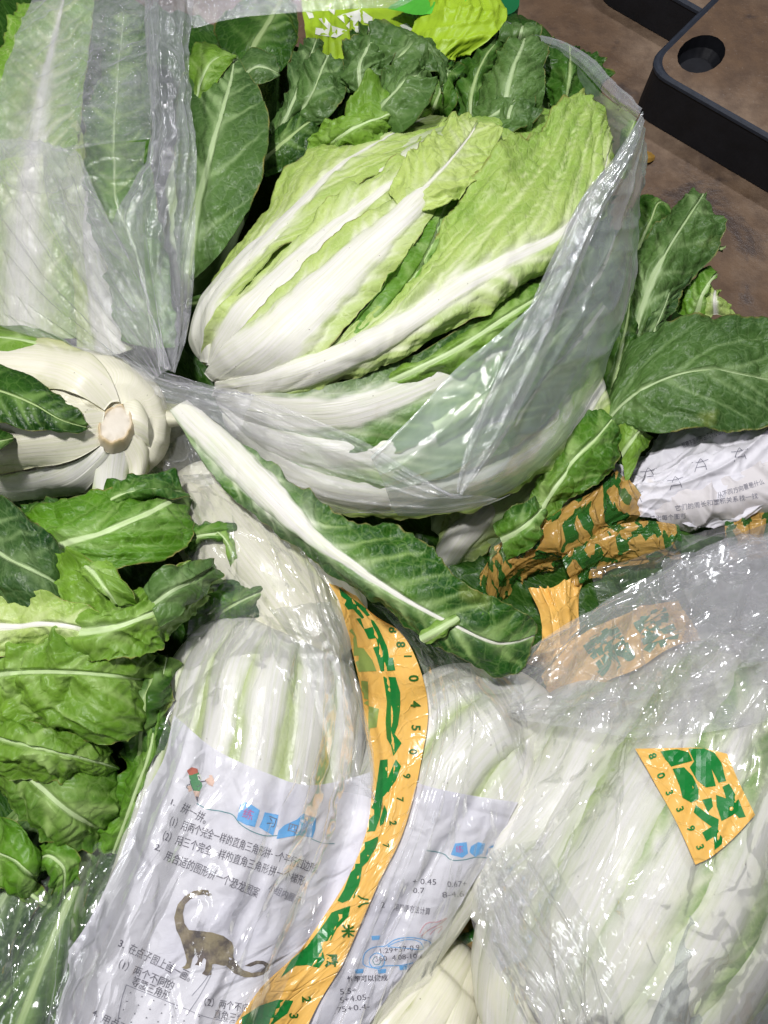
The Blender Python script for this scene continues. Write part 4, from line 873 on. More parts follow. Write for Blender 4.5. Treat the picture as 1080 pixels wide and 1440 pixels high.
c9 = thing('napa_cabbage', 'cabbage in plain sums worksheet with brown tinged base right of the yellow tape', 'cabbage', (620, 1120, -5))
B9 = Body([(742, 1008, -3, .2), (738, 1010, -2.6, 2.2), (726, 1016, -2, 4.2), (702, 1030, -2, 6.0), (672, 1052, -2, 7.2), (642, 1085, -2, 7.4), (612, 1130, -2.4, 7.2), (568, 1200, -2.8, 6.8), (512, 1290, -3, 6.3), (452, 1390, -3.4, 6.0), (395, 1490, -4, 5)])
body_mesh(c9, B9, 'white', 'heart', nrib=8, seed=9, reg='c9 c9w', white=1.2, rel=.3)
k['reg'] = 'c9 c9w'
for i, (th0, wa, wb, l) in enumerate(((1.2, .6, .4, .2), (-1.1, .6, .4, .2), (.7, .5, .32, .35), (-.6, .5, .3, .4), (.05, .6, .3, .5))):
    leaf_on(c9, B9, th0, wa, wb, 0.012, 0.93, l, .45, seed=100+i, rib=[(0, 5), (.1, 3.4), (.3, 2.5), (1, 2.3)], **k)
# brown bruise at its root end
st2 = Body([(752, 1004, -3.4, .05), (748, 1006, -3.2, 1.3), (743, 1008, -3, 1.7), (736, 1011, -2.6, 1.9)])
u = np.linspace(0, 1, 12); t = np.linspace(0, 2*math.pi, 28, endpoint=False); U, Tt = np.meshgrid(u, t, indexing='ij'); P = st2.at(U, Tt)
mesh_obj('cut_stump', P.reshape(-1, 3), grid_faces(12, 28, True), M['stump'], c9, P.reshape(-1, 3)[:, :2], np.ones((P.size//3, 1))*[[.8, 0, 0]], reg='c9w')

# ------------------------------------------------------------------ 7. big cabbage in its clear bag, lower right
c10 = thing('napa_cabbage', 'big cabbage in a clear bag with green streaks, lower right corner', 'cabbage', (880, 1220, -6))
B10 = Body([(765, 1520, -5, .2), (772, 1505, -4, 3.6), (790, 1470, -3, 6.6), (820, 1405, -2, 9.2), (865, 1320, -1.4, 11.0), (915, 1225, -1.4, 11.8), (965, 1130, -1.8, 11.4), (1008, 1050, -2.6, 10), (1040, 980, -4, 7.5), (1062, 920, -5, 3.5)])
body_mesh(c10, B10, 'white', 'heart', nrib=8, seed=10, reg='c10 c10w', white=.6, rel=.4)
k2 = dict(soft=1.0, mat='mid', tone=(-.1, .6), crum=.35, puck=.25, ruf=.35, ribh=.22, reg='c10 c10w', ns=120, nt=57, rag=.06, vsl=1.6)
for i, (th0, wa, wb, l) in enumerate(((1.35, .5, .5, .3), (-1.35, .5, .55, .3), (1.0, .4, .4, .45), (-.95, .45, .45, .4), (.6, .42, .40, .5), (-.5, .42, .40, .5), (.2, .42, .36, .6), (-.15, .36, .30, .65))):
    gr_ = i in (0, 2)
    leaf_on(c10, B10, th0, wa, wb, 0.012, 0.93, l, .45, seed=110+i, rib=([(0, 5), (.15, 2.2), (.4, 1.2), (.7, .6), (1, .2)] if gr_ else [(0, 5), (.2, 2.9), (.5, 1.7), (.8, .9), (1, .5)] if i in (1, 4, 6, 7) else [(0, 5), (.2, 3.3), (.5, 2.5), (.8, 1.7), (1, 1.2)]),
            **{**k2, 'mat': 'midw' if gr_ else 'pale' if i in (1, 4, 6, 7) else 'white', 'tone': (.0, .8) if gr_ else (.2, 1.2), 'crum': .5 if gr_ else .12, 'puck': .2 if gr_ else .08, 'ruf': .3 if gr_ else .05, 'rag': .05 if gr_ else .015, 'cre': .8 if gr_ else 0.25, 'soft': 1.6})
# its neighbour lying across, left
c11 = thing('napa_cabbage', 'cabbage lying sideways under the film between the sums paper and yellow label', 'cabbage', (760, 1180, -6))
B11 = Body([(682, 1266, -4, .2), (688, 1262, -3.6, 2.4), (704, 1250, -3, 4.9), (732, 1230, -2.6, 6.6), (770, 1200, -2.4, 7.6), (808, 1154, -2.4, 8.0), (840, 1095, -2.4, 8), (880, 1040, -3, 6.6), (915, 985, -4, 4)])
body_mesh(c11, B11, 'white', 'heart', nrib=7, seed=11, reg='c11 c10w', white=.7, rel=.35)
k2['reg'] = 'c11 c10w'
for i, (th0, wa, wb, l) in enumerate(((1.1, .6, .5, .3), (-1.0, .6, .5, .3), (.55, .5, .4, .5), (-.45, .5, .4, .6), (.05, .5, .36, .8))):
    leaf_on(c11, B11, th0, wa, wb, 0.02, 0.93, l, .5, seed=120+i, rib=[(0, 5), (.2, 3.2), (.6, 2.6), (1, 1.2)], **{**k2, 'mat': 'white', 'crum': .12, 'puck': .08, 'ruf': .05, 'rag': .015, 'soft': 1.6})
# ------------------------------------------------------------------ 8. bottom edge cabbage and bottom left one
c12 = thing('napa_cabbage', 'cabbage base with white ribs at the bottom edge below the sums paper', 'cabbage', (580, 1430, -6))
B12 = Body([(640, 1352, -6, .2), (636, 1358, -5.6, 2), (622, 1376, -5.4, 4.2), (600, 1404, -5.4, 6), (570, 1445, -5.6, 7), (535, 1500, -6, 7.4), (500, 1560, -7, 6)])
body_mesh(c12, B12, 'cream', 'heart', nrib=8, seed=12, reg='c12', white=1.2, rel=.3)
for i, (th0, w) in enumerate(((.9, .4), (-.9, .4), (.4, .3), (-.4, .3), (0, .26))):
    leaf_on(c12, B12, th0, w*1.4, w, 0.02, .95, .25+.12*i, .4, mat='cream', seed=130+i, rib=[(0, 3), (.2, 1.8), (1, 1.6)], tone=(0, .6), crum=.15, puck=.1, ruf=.1, reg='c12', ns=80, nt=41)
c13 = thing('napa_cabbage', 'dark green cabbage under dull film in the bottom left corner', 'cabbage', (70, 1340, -9))
B13 = Body([(170, 1080, -9, .2), (165, 1100, -8, 4), (150, 1150, -8, 6.5), (120, 1230, -8, 8.5), (80, 1330, -8, 9.5), (40, 1440, -8, 9.5), (10, 1540, -9, 7)])
body_mesh(c13, B13, 'outer', 'heart', nrib=9, seed=13, reg='c13', white=.1, rel=.6, tone=(.2, .7))
for i, (th0, w) in enumerate(((1.2, .4), (-1.2, .4), (.7, .34), (-.7, .34), (.25, .3), (-.25, .3))):
    leaf_on(c13, B13, th0, w, w, 0.04, .95, .3+.12*i, .6, mat=('dark', 'outer')[i % 3 == 1], seed=140+i, rib=[(0, .4), (1, .25)], tone=(.2, 1.0), crum=.9, puck=.3, ruf=.3, reg='c13', ns=90, nt=41, vsl=2)

# ------------------------------------------------------------------ 9. leafy head on the left
c14 = thing('napa_cabbage', 'crumpled leafy cabbage head spreading over the left side beside the worksheet', 'cabbage', (120, 950, -4))
B14 = Body([(-60, 860, -4, 2), (-30, 880, -3, 6), (20, 920, -3, 9), (80, 980, -3, 9.5), (120, 1050, -4, 8), (140, 1120, -6, 5), (150, 1170, -8, 1)])
body_mesh(c14, B14, 'dark', 'heart', nrib=8, seed=14, reg='c14', white=.1, rel=.8)
lg = lambda L, C, R, **k: leaf(c14, [L, C, R], reg='c14', **{**dict(cre=1.5, puck=.5, crum=1.2, ruf=.4, ns=130, nt=75, mat='mid', tone=(0.0, 0.7), rib=[(0, .2), (.5, .12), (1, .06)], rag=.09, vsp=4.2, vg=.85), **k})
# dark frills on its right side
lg([(150, 1192, 0), (168, 1110, 3), (185, 1040, 5), (192, 970, 6), (215, 915, 6)], [(160, 1200, .6), (188, 1120, 4.6), (212, 1050, 6.6), (222, 980, 7.4), (235, 925, 7)], [(172, 1194, -1), (208, 1115, 3), (240, 1040, 4.6), (246, 985, 5.6), (256, 935, 5.6)], mat='green', tone=(.1, .8), seed=151, ruf=1.0, crum=1.0)
lg([(60, 1190, -4), (130, 1190, -3), (180, 1150, -2), (200, 1090, -1)], [(110, 1200, -3), (160, 1195, -1), (195, 1150, 0), (215, 1080, 1)], [(165, 1190, -5), (200, 1170, -3), (215, 1120, -2), (230, 1060, -2)], mat='dark', tone=(.3, 1), seed=152, ruf=.8, crum=1.0)
lg([(175, 1060, 4), (180, 1010, 6), (195, 960, 3), (215, 920, 3)], [(195, 1070, 4.6), (200, 1020, 7.4), (210, 970, 8), (235, 930, 4)], [(215, 1065, 3.4), (222, 1020, 6), (232, 975, 6.6), (250, 940, 2)], mat='dark', tone=(.3, 1), seed=153, ruf=.8, crum=1.1)
lg([(275, 870, 3), (290, 830, 4), (320, 815, 5), (350, 822, 5), (378, 828, 5)], [(262, 910, 3), (300, 870, 5), (330, 850, 6), (355, 838, 6), (377, 830, 5)], [(262, 935, 1), (300, 920, 2.4), (335, 900, 3), (352, 870, 4), (376, 834, 4.6)], mat='green', tone=(.5, 1), seed=154, crum=.4, rag=.14, ruf=.5)
lg([(262, 800, 4), (285, 790, 5), (305, 800, 5), (315, 815, 4)], [(262, 850, 4), (285, 830, 5.6), (300, 825, 5.6), (312, 825, 4)], [(268, 900, 3), (290, 870, 4), (300, 850, 4.4), (310, 830, 4)], mat='green', tone=(.3, .9), seed=155, crum=.8)
# lower leaf with long midrib
lg([(-30, 990, 3), (40, 985, 5.5), (110, 1000, 6), (150, 1040, 5), (165, 1100, 3), (148, 1160, 1)], [(-40, 1045, 4), (0, 1058, 6.6), (50, 1100, 7), (90, 1135, 6), (120, 1155, 4), (142, 1166, 1)], [(-40, 1080, 2), (-5, 1120, 4), (30, 1135, 4.6), (70, 1150, 4), (105, 1168, 2.6), (138, 1172, .6)],
   rib=[(0, .3), (.7, .22), (1, .12)], tone=(.2, .8), mat='mid', seed=156, vsl=1.1, crum=1.2)
lg([(60, 1100, 1), (70, 1125, 2), (90, 1155, 1.4), (115, 1175, 0)], [(85, 1110, 2), (95, 1135, 3), (110, 1160, 2.4), (125, 1183, 0)], [(140, 1140, 1), (145, 1160, 1.4), (142, 1175, 1), (132, 1188, -.6)], mat='dark', seed=157, ns=60, nt=37)
# main mass: broad limp leaves
lg([(-60, 880, 8), (30, 862, 10.4), (110, 868, 11.4), (170, 885, 10.6), (205, 915, 8), (216, 945, 6)], [(-60, 960, 8), (30, 945, 11), (105, 945, 12), (165, 950, 10.6), (200, 955, 8), (217, 950, 6)], [(-60, 1060, 4), (20, 1052, 8), (90, 1050, 9), (150, 1040, 8), (190, 1005, 6), (214, 962, 5.6)],
   rib=[(0, .25), (.6, .15), (1, .06)], tone=(.0, .55), mat='mid', seed=158, cre=2.0, crum=1.4, vsl=1.1, vsp=5, ns=180, nt=110)
lg([(-50, 1000, 6.6), (40, 1015, 9.2), (100, 1028, 9), (150, 1045, 7), (170, 1075, 4)], [(-50, 1030, 7), (30, 1045, 9.6), (90, 1060, 9.4), (140, 1072, 7), (168, 1082, 4)], [(-50, 1065, 5), (20, 1085, 7), (80, 1100, 7), (130, 1098, 5.4), (164, 1092, 3.2)], seed=159, mat='mid', tone=(.1, .6), cre=1.6)
lg([(-50, 850, 10), (20, 850, 11.6), (80, 842, 12.4), (120, 852, 12.4), (150, 880, 11)], [(-50, 885, 10.6), (20, 880, 12.6), (75, 878, 13), (115, 885, 12.6), (146, 900, 11)], [(-50, 930, 9), (20, 925, 11.4), (70, 925, 11.8), (110, 925, 11.4), (140, 915, 10.4)],
   rib=[(0, .4), (.5, .25), (1, .1)], tone=(.1, .6), mat='pale', seed=160, cre=1.6, crum=1.1, vsl=1.0, vsp=3.4)
lg([(85, 800, 9), (130, 795, 11), (180, 812, 12), (225, 800, 12), (262, 790, 10), (298, 790, 8)], [(62, 872, 10), (130, 888, 13), (170, 880, 13.4), (215, 862, 13), (255, 848, 11), (290, 835, 8)], [(70, 895, 9.4), (140, 912, 11.6), (190, 918, 11.6), (235, 912, 10.4), (258, 885, 9), (280, 850, 8)],
   rib=[(0, .45), (.3, .35), (.55, .18), (1, .08)], tone=(.0, .5), mat='mid', seed=162, crum=1.6, puck=.45, vsp=4, vsl=1.0, ns=150, nt=85)
lg([(95, 790, 11), (110, 810, 12.4), (130, 830, 13), (150, 850, 12.4)], [(110, 790, 12), (135, 810, 13.6), (150, 830, 14), (165, 850, 13)], [(150, 795, 12), (175, 815, 13.4), (190, 835, 13.4), (195, 855, 12.6)], seed=163, mat='mid', tone=(-.1, .3), crum=1.0, ns=80, nt=49, rib=[(0, .4), (1, .1)])
lg([(210, 830, 12), (235, 805, 12.6), (265, 793, 11), (298, 788, 9)], [(215, 850, 13), (240, 832, 13.4), (268, 818, 11.6), (300, 795, 9)], [(225, 880, 12), (255, 862, 12), (280, 842, 10), (300, 800, 8.6)], seed=164, mat='outer', tone=(0, .5), crum=.5, ns=80, nt=49)
# bright striped leaf
lg([(10, 735, 6), (60, 715, 8), (105, 700, 8.4), (160, 690, 8), (215, 682, 7), (250, 690, 5.6)], [(40, 780, 7), (90, 765, 9.6), (140, 750, 10.4), (195, 728, 9.6), (240, 705, 7.6), (262, 695, 5.6)], [(85, 806, 7), (130, 806, 8.8), (185, 800, 9.2), (235, 790, 8.6), (268, 765, 7), (266, 705, 5.4)],
   rib=[(0, .5), (1, .15)], tone=(.0, .6), mat='green', seed=165, crum=.35, puck=.5, vsp=3.2, vsl=1.6, rag=.08, ns=130, nt=81)
lg([(130, 700, 7.4), (160, 680, 8), (200, 672, 8), (240, 680, 6.6)], [(135, 712, 8.4), (170, 696, 9.2), (215, 688, 8.8), (255, 694, 6.8)], [(150, 722, 8.4), (190, 708, 9), (230, 700, 8), (264, 705, 6.6)], seed=166, mat='green', tone=(.5, 1), crum=1.0, ruf=.8, ns=90, nt=41)
lg([(262, 730, 5), (290, 735, 6), (315, 730, 6), (338, 735, 5)], [(262, 760, 5), (290, 752, 6.8), (315, 750, 6.6), (337, 750, 5)], [(268, 785, 4), (290, 770, 5.4), (312, 768, 5.2), (330, 760, 4.4)], seed=167, mat='green', tone=(.3, .9), crum=1.0, ruf=.8, ns=70, nt=41, rag=.2)
lg([(292, 742, 6.4), (312, 760, 6.4), (322, 780, 6), (326, 797, 5.4)], [(297, 742, 6.8), (316, 758, 6.9), (326, 778, 6.4), (328, 797, 5.4)], [(302, 742, 6.4), (321, 757, 6.4), (331, 776, 6), (330, 797, 5.4)], seed=168, mat='mid', tone=(0, .3), ns=50, nt=21, rib=[(0, .2), (1, .1)], crum=.2, ruf=.15)
# blue green leaf at the edge
lg([(-60, 720, 8), (-20, 690, 10), (10, 700, 11), (45, 735, 11.4), (85, 770, 11), (105, 800, 9)], [(-60, 790, 10), (-20, 770, 12), (20, 790, 13), (60, 810, 12.6), (90, 825, 11), (106, 822, 9)], [(-60, 870, 9), (-20, 860, 11), (20, 862, 12), (60, 868, 11.4), (90, 858, 10), (108, 835, 8.6)],
   rib=[(0, .3), (1, .12)], tone=(.55, .9), mat='outer', seed=169, crum=.3, puck=.3, vsp=4.5, rag=.05)
lg([(20, 720, 6), (45, 705, 7), (80, 700, 7)], [(20, 735, 6), (55, 728, 7.4), (100, 722, 7)], [(20, 750, 5), (60, 745, 6.4), (100, 740, 6)], seed=170, mat='dark', ns=50, nt=31)
# curly tongue low on the left
lg([(-40, 1160, 1), (0, 1152, 3), (30, 1160, 4), (48, 1190, 4), (52, 1215, 3)], [(-40, 1200, 2), (0, 1200, 4), (25, 1210, 4.6), (40, 1225, 4), (48, 1240, 2.6)], [(-40, 1225, 1), (-5, 1232, 2.4), (20, 1240, 3), (35, 1248, 2.6), (45, 1255, 2)], seed=171, mat='green', tone=(.0, .5), crum=.7, rag=.1)
lg([(50, 1195, 3), (75, 1188, 3.6), (98, 1200, 3.4), (104, 1230, 2.4), (96, 1262, 1)], [(48, 1215, 3), (72, 1205, 4.4), (88, 1218, 4), (90, 1242, 3), (84, 1275, 1.4)], [(50, 1232, 2), (68, 1225, 3), (76, 1236, 3), (74, 1258, 2), (70, 1280, .6)], seed=172, mat='green', tone=(.1, .7), crum=.6, ruf=.6, ns=80, nt=37, rag=.15)
lg([(20, 1245, 2), (40, 1270, 2), (60, 1282, 1), (78, 1292, 0)], [(25, 1238, 2.6), (48, 1262, 2.6), (68, 1275, 1.6), (84, 1290, 0)], [(32, 1232, 2), (55, 1255, 2), (74, 1265, 1), (88, 1286, 0)], seed=173, mat='mid', tone=(0, .4), ns=50, nt=25, rib=[(0, .4), (1, .1)])

# ------------------------------------------------------------------ 10. the stray leaf across the middle
c15 = thing('cabbage_leaf', 'single loose leaf with thick white midrib lying diagonally across the heap', 'leaf', (500, 760, 4))
leaf(c15, [[(262, 566, 7.6), (330, 618, 8.4), (380, 650, 8.8), (440, 700, 9.4), (500, 735, 9.4), (560, 742, 9.4), (600, 765, 9.4), (650, 820, 9.2), (720, 855, 8.4), (756, 875, 7)],
           [(256, 570, 8), (325, 638, 9.2), (385, 700, 9.8), (440, 755, 10.2), (500, 798, 10.2), (565, 840, 9.8), (640, 880, 9), (705, 905, 8), (752, 893, 7)],
           [(240, 578, 7.6), (285, 645, 8.2), (335, 710, 8.4), (395, 765, 8.6), (455, 805, 8.4), (520, 848, 8), (590, 898, 7.6), (650, 925, 7), (705, 958, 6), (738, 938, 6.4)]],
     rib=[(0, 1.4), (.15, 1.75), (.33, 1.5), (.45, .85), (.55, .42), (.7, .2), (1, .08)], tone=(.1, 1.1), mat='greenw', seed=180, cre=.9, puck=.35, crum=.6, ruf=.45, vsp=3.6, vsl=1.0, ns=190, nt=91, ribh=.5, thick=.25, rag=.1, name='leaf_blade')
leaf(c15, [[(590, 893, 8.4), (610, 875, 9), (635, 862, 9.2)], [(592, 900, 8.6), (618, 885, 9.6), (645, 868, 9.4)], [(600, 905, 8.2), (628, 893, 9), (648, 876, 9.2)]], rib=[(0, .5), (1, .2)], tone=(0, .4), mat='mid', seed=181, ns=40, nt=21, name='folded_lip')

lg([(200, 1040, 2), (215, 1000, 4), (225, 965, 4.6), (222, 930, 4)], [(212, 1060, 1.6), (230, 1015, 4), (240, 975, 4.6), (236, 935, 4)], [(218, 1085, 0), (243, 1030, 2), (252, 990, 2.6), (250, 950, 2.6)], seed=176, mat='green', tone=(.2, .9), crum=1.4, ruf=.9, ns=90, nt=49)
# ------------------------------------------------------------------ paper wrapped round cabbages
p1 = thing('worksheet_paper', 'white school worksheet with printed dinosaur wrapped round the left cabbage', 'paper', (250, 1250, 3))
bv8 = bvh('c8w c9w')
PL = [[(246, 1006), (232, 1060), (203, 1120), (165, 1215), (122, 1300), (76, 1370), (50, 1480)],
      [(300, 1052), (285, 1110), (262, 1170), (230, 1260), (200, 1330), (160, 1400), (130, 1480)],
      [(370, 1085), (360, 1140), (340, 1210), (310, 1290), (275, 1360), (240, 1420), (220, 1480)],
      [(440, 1104), (435, 1160), (420, 1230), (390, 1300), (350, 1370), (320, 1430), (300, 1480)],
      [(545, 1080), (550, 1145), (532, 1210), (495, 1285), (450, 1360), (410, 1430), (375, 1480)]]
P = drape(bv8, PL, 130, 100, gap=.35, iters=350, floor=-6)
sheet(p1, 'sheet', None, 'paper', P=P, cre=.45, wr=.16, wsc=(9, 14), fine=.12, seed=201, reg='p1 wrap', folds=((.62, .02, .25),))
bp = bvh('p1')
E1 = lambda *a, **k: text_on(p1, bp, *a, **k)
E1('1.', (240, 1131), (251, 1135), 9, bold=.01); E1('拼一拼。', (254, 1140), (288, 1158), 13)
E1('（1）用两个完全一样的直角三角形拼一个平行四边形。', (238, 1160), (445, 1228), 12.5)
E1('（2）用三个完全一样的直角三角形拼一个梯形。', (228, 1180), (430, 1246), 12.5)
E1('2.', (217, 1194), (226, 1198), 10, bold=.015); E1('用合适的图形拼一个恐龙图案', (231, 1208), (362, 1262), 13)
E1('小组内展示', (376, 1252), (420, 1272), 11, mat='ink_grey')
E1('3.', (166, 1330), (175, 1334), 11, bold=.015); E1('在点子图上画一画。', (180, 1338), (266, 1380), 13)
E1('（1）两个不同的', (166, 1360), (242, 1392), 12); E1('等腰三角形', (185, 1384), (236, 1406), 12)
E1('（2）两个不同的', (287, 1413), (360, 1425), 11); E1('直角三角形', (300, 1430), (352, 1440), 11)
E1('4.', (130, 1427), (138, 1430), 9, bold=.015); E1('用点子', (142, 1436), (175, 1452), 12)
# blue title blocks
for pts in ([(338, 1132), (345, 1128), (353, 1131), (365, 1139), (362, 1150), (358, 1163), (346, 1160), (333, 1153)], [(372, 1142), (382, 1144), (392, 1146), (389, 1160), (384, 1175), (372, 1168), (364, 1163), (369, 1152)], [(400, 1160), (418, 1152), (426, 1144), (444, 1150), (443, 1166), (439, 1178), (420, 1174), (389, 1180), (392, 1168)]):
    poly_on(p1, bp, pts, 'ink_blue', 'title_block')
E1('练', (340, 1148), (354, 1153), 13, mat='ink_magenta', gap=.07); E1('习', (374, 1159), (386, 1163), 13, mat='ink', gap=.07); E1('四', (404, 1168), (414, 1171), 12, mat='ink_grey', gap=.07)
for wv in range(3):
    pass
line_on(p1, bp, [(277, 1130), (290, 1137), (312, 1141), (328, 1146), (336, 1157), (352, 1168), (372, 1175), (390, 1175)], 1.4, 'ink_teal')
line_on(p1, bp, [(437, 1179), (452, 1185), (470, 1186)], 1.0, 'ink_teal')
# little pencil figure with arms
poly_on(p1, bp, [(266, 1090), (280, 1086), (285, 1105), (281, 1113), (272, 1112), (268, 1102)], 'ink_green', 'pencil_figure')
poly_on(p1, bp, [(263, 1084), (270, 1079), (278, 1081), (279, 1087), (267, 1091)], 'ink_red', 'pencil_figure')
poly_on(p1, bp, [(272, 1112), (282, 1112), (279, 1123), (276, 1124)], 'ink_flesh', 'pencil_figure'); poly_on(p1, bp, [(275, 1120), (280, 1120), (278, 1128)], 'ink', 'pencil_figure', cell=4)
poly_on(p1, bp, [(288, 1097), (295, 1093), (294, 1090), (298, 1090), (302, 1099), (299, 1106), (293, 1103)], 'ink_flesh', 'pencil_figure', cell=4)
poly_on(p1, bp, [(264, 1106), (269, 1104), (271, 1112), (266, 1114)], 'ink_flesh', 'pencil_figure', cell=4)
line_on(p1, bp, [(282, 1099), (286, 1099), (290, 1098)], 1.2); line_on(p1, bp, [(268, 1103), (264, 1104), (263, 1108), (266, 1110)], 1.1); line_on(p1, bp, [(267, 1093), (269, 1103), (273, 1112)], .8); line_on(p1, bp, [(276, 1105), (280, 1106), (282, 1103)], .9)
poly_on(p1, bp, [(278, 1090), (283, 1089), (284, 1096), (280, 1097)], 'lime_white', 'pencil_figure', gap=.07, cell=3); line_on(p1, bp, [(280, 1092), (282, 1096)], 1.6, 'ink', gap=.1)
# dinosaur
b = NT('brown_dinosaur_print'); tc = b.n('ShaderNodeTexCoord').outputs['Object']
n = b.noise(tc, 90, 5, 0.65); c = b.mix(b.rng(n, .38, .62), (0.070, 0.052, 0.040), (0.26, 0.215, 0.115)); c = b.mix(b.rng(b.noise(tc, 40, 3), .5, .7, 0, .6), c, (0.15, 0.10, 0.08))
M['dino'] = b.done(b.pb(Base__Color=c, Roughness=0.6))
dino = [(298, 1258), (293, 1252), (284, 1251), (272, 1253), (260, 1260), (250, 1272), (245, 1290), (248, 1308), (254, 1320), (258, 1332), (261, 1343), (263, 1352), (261, 1358), (256, 1361), (262, 1363), (268, 1361), (271, 1348), (275, 1342), (279, 1348), (277, 1354), (274, 1357), (282, 1358), (285, 1350),
        (287, 1347), (290, 1350), (288, 1364), (284, 1369), (290, 1372), (297, 1371), (298, 1356), (302, 1355), (313, 1358), (320, 1360), (330, 1369), (344, 1374), (358, 1374), (370, 1370), (378, 1363), (378, 1355), (370, 1351), (360, 1351), (352, 1354), (344, 1358), (352, 1359), (362, 1355), (370, 1356), (373, 1360),
        (366, 1366), (354, 1368), (342, 1364), (332, 1354), (327, 1345), (329, 1334), (326, 1325), (314, 1316), (298, 1311), (280, 1309), (266, 1308), (259, 1298), (257, 1284), (260, 1272), (268, 1264), (278, 1259), (288, 1258), (294, 1260)]
poly_on(p1, bp, dino, 'dino', 'dinosaur_print', cell=6)
# dotted grid panel
line_on(p1, bp, [(178, 1385), (172, 1405), (168, 1425), (165, 1450)], .9, 'ink_grey'); line_on(p1, bp, [(178, 1385), (210, 1398), (250, 1414), (290, 1430), (330, 1438)], .9, 'ink_grey')
for i in range(7):
    for j in range(5):
        x = 184+i*16-j*5; y = 1396+i*5.5+j*12
        poly_on(p1, bp, [(x, y-1.3), (x+1.4, y+.9), (x-1.4, y+.9)], 'ink', 'grid_dot', cell=9)
for a_, b_ in (((270, 1400), (300, 1360)), ((262, 1428), (296, 1372))): line_on(p1, bp, [a_, ((a_[0]+b_[0])/2+2, (a_[1]+b_[1])/2), b_], .7, 'ink_grey')

p2 = thing('worksheet_paper', 'school worksheet with sums and a blue drawn car wrapped round the right cabbage', 'paper', (580, 1280, 0))
bv9 = bvh('c9w')
PR = [[(545, 1085), (530, 1150), (500, 1220), (470, 1300), (430, 1380), (400, 1470)],
      [(600, 1105), (585, 1160), (560, 1230), (530, 1300), (490, 1380), (450, 1470)],
      [(660, 1118), (650, 1165), (620, 1230), (580, 1310), (530, 1390), (490, 1470)],
      [(728, 1128), (700, 1185), (660, 1250), (620, 1310), (570, 1365), (500, 1470)]]
P = drape(bv9, PR, 110, 80, gap=.35, iters=350, floor=-7)
sheet(p2, 'sheet', None, 'paper', P=P, cre=.45, wr=.14, wsc=(8, 12), fine=.12, seed=202, reg='p2 wrap')
bp2 = bvh('p2'); E2 = lambda *a, **k: text_on(p2, bp2, *a, **k)
E2('+ 0.45', (580, 1243), (613, 1244), 9); E2('0.67+', (629, 1247), (656, 1246), 9); E2('0.7', (581, 1256), (597, 1256), 9); E2('8-4.6', (622, 1262), (652, 1260), 9)
E2('2', (536, 1276), (541, 1276), 9); E2('用简便方法计算', (553, 1279), (604, 1286), 9)
for pts in ([(640, 1186), (656, 1184), (658, 1200), (650, 1206), (634, 1202)], [(662, 1190), (672, 1184), (682, 1186), (678, 1200), (668, 1205), (660, 1198)], [(686, 1192), (694, 1188), (700, 1196), (690, 1208), (682, 1204)]): poly_on(p2, bp2, pts, 'ink_blue', 'title_block')
E2('练', (641, 1198), (650, 1198), 9, mat='ink_magenta', gap=.07)
line_on(p2, bp2, [(600, 1196), (615, 1198), (626, 1202), (632, 1208), (650, 1209), (670, 1205), (684, 1206)], 1.3, 'ink_teal')
car = [(510, 1350), (513, 1340), (528, 1331), (540, 1331), (556, 1321), (575, 1318), (592, 1320), (606, 1326), (600, 1338), (588, 1350), (570, 1356), (540, 1358), (520, 1360), (510, 1355), (510, 1350)]
line_on(p2, bp2, car, 1.3, 'ink_blue'); line_on(p2, bp2, [(545, 1331), (562, 1323), (580, 1321), (592, 1326), (595, 1332), (570, 1333), (545, 1331)], 1.1, 'ink_blue')
line_on(p2, bp2, [(530+11*math.cos(a), 1351+11*math.sin(a)) for a in np.linspace(0, 6.28, 16)], 1.5, 'ink_blue'); line_on(p2, bp2, [(530+6*math.cos(a), 1351+6*math.sin(a)) for a in np.linspace(0, 6.28, 12)], 1.0, 'ink_teal')
for x, y in ((505, 1366), (537, 1366), (567, 1361), (528, 1319)): poly_on(p2, bp2, [(x-6, y-3), (x+6, y-4), (x+5, y+2), (x-5, y+3)], 'ink_blue', 'blue_dash')
line_on(p2, bp2, [(592, 1316), (604, 1306), (616, 1300), (628, 1290), (616, 1296), (600, 1298), (590, 1312)], 1.5, 'ink_pink'); line_on(p2, bp2, [(604, 1314), (612, 1306), (622, 1302), (615, 1312)], 1.3, 'ink_pink')
E2('1.29+37-0.9', (535, 1341), (590, 1335), 8); E2('360  4.08-10', (528, 1352), (586, 1347), 8)
E2('竹竿可以做成', (488, 1380), (545, 1378), 7.5, bold=.02); E2('5.5+', (478, 1398), (502, 1396), 9); E2('5+4.05-', (478, 1410), (520, 1405), 9); E2('75+0.4-', (474, 1424), (520, 1418), 9)

# crumpled paper at right
p3 = thing('crumpled_paper', 'crumpled white worksheet with line figures under the big leaf, right edge', 'paper', (990, 660, -6))
b3 = [[(930, 610, -6), (905, 650, -5), (878, 695, -5), (868, 712, -5)], [(985, 606, -4), (960, 650, -2.4), (920, 690, -3), (885, 722, -4.6)], [(1040, 600, -3), (1020, 650, -1.4), (980, 690, -2), (935, 728, -4)], [(1130, 590, -4), (1120, 640, -2.4), (1080, 700, -2.6), (1010, 735, -4.6)]]
sheet(p3, 'upper_sheet', b3, 'paper', cre=2.2, ns=120, nt=120, wr=.7, wsc=(10, 14), fine=.7, seed=203, reg='p3')
b3 = [[(905, 712, -5), (930, 730, -4.6), (940, 735, -5.4)], [(950, 690, -2.6), (965, 715, -2.8), (975, 733, -5)], [(1010, 680, -2), (1020, 705, -2), (1025, 728, -5)], [(1060, 660, -1.4), (1075, 690, -1.4), (1080, 722, -4.6)], [(1130, 640, -1.4), (1140, 680, -1.4), (1150, 715, -5)]]
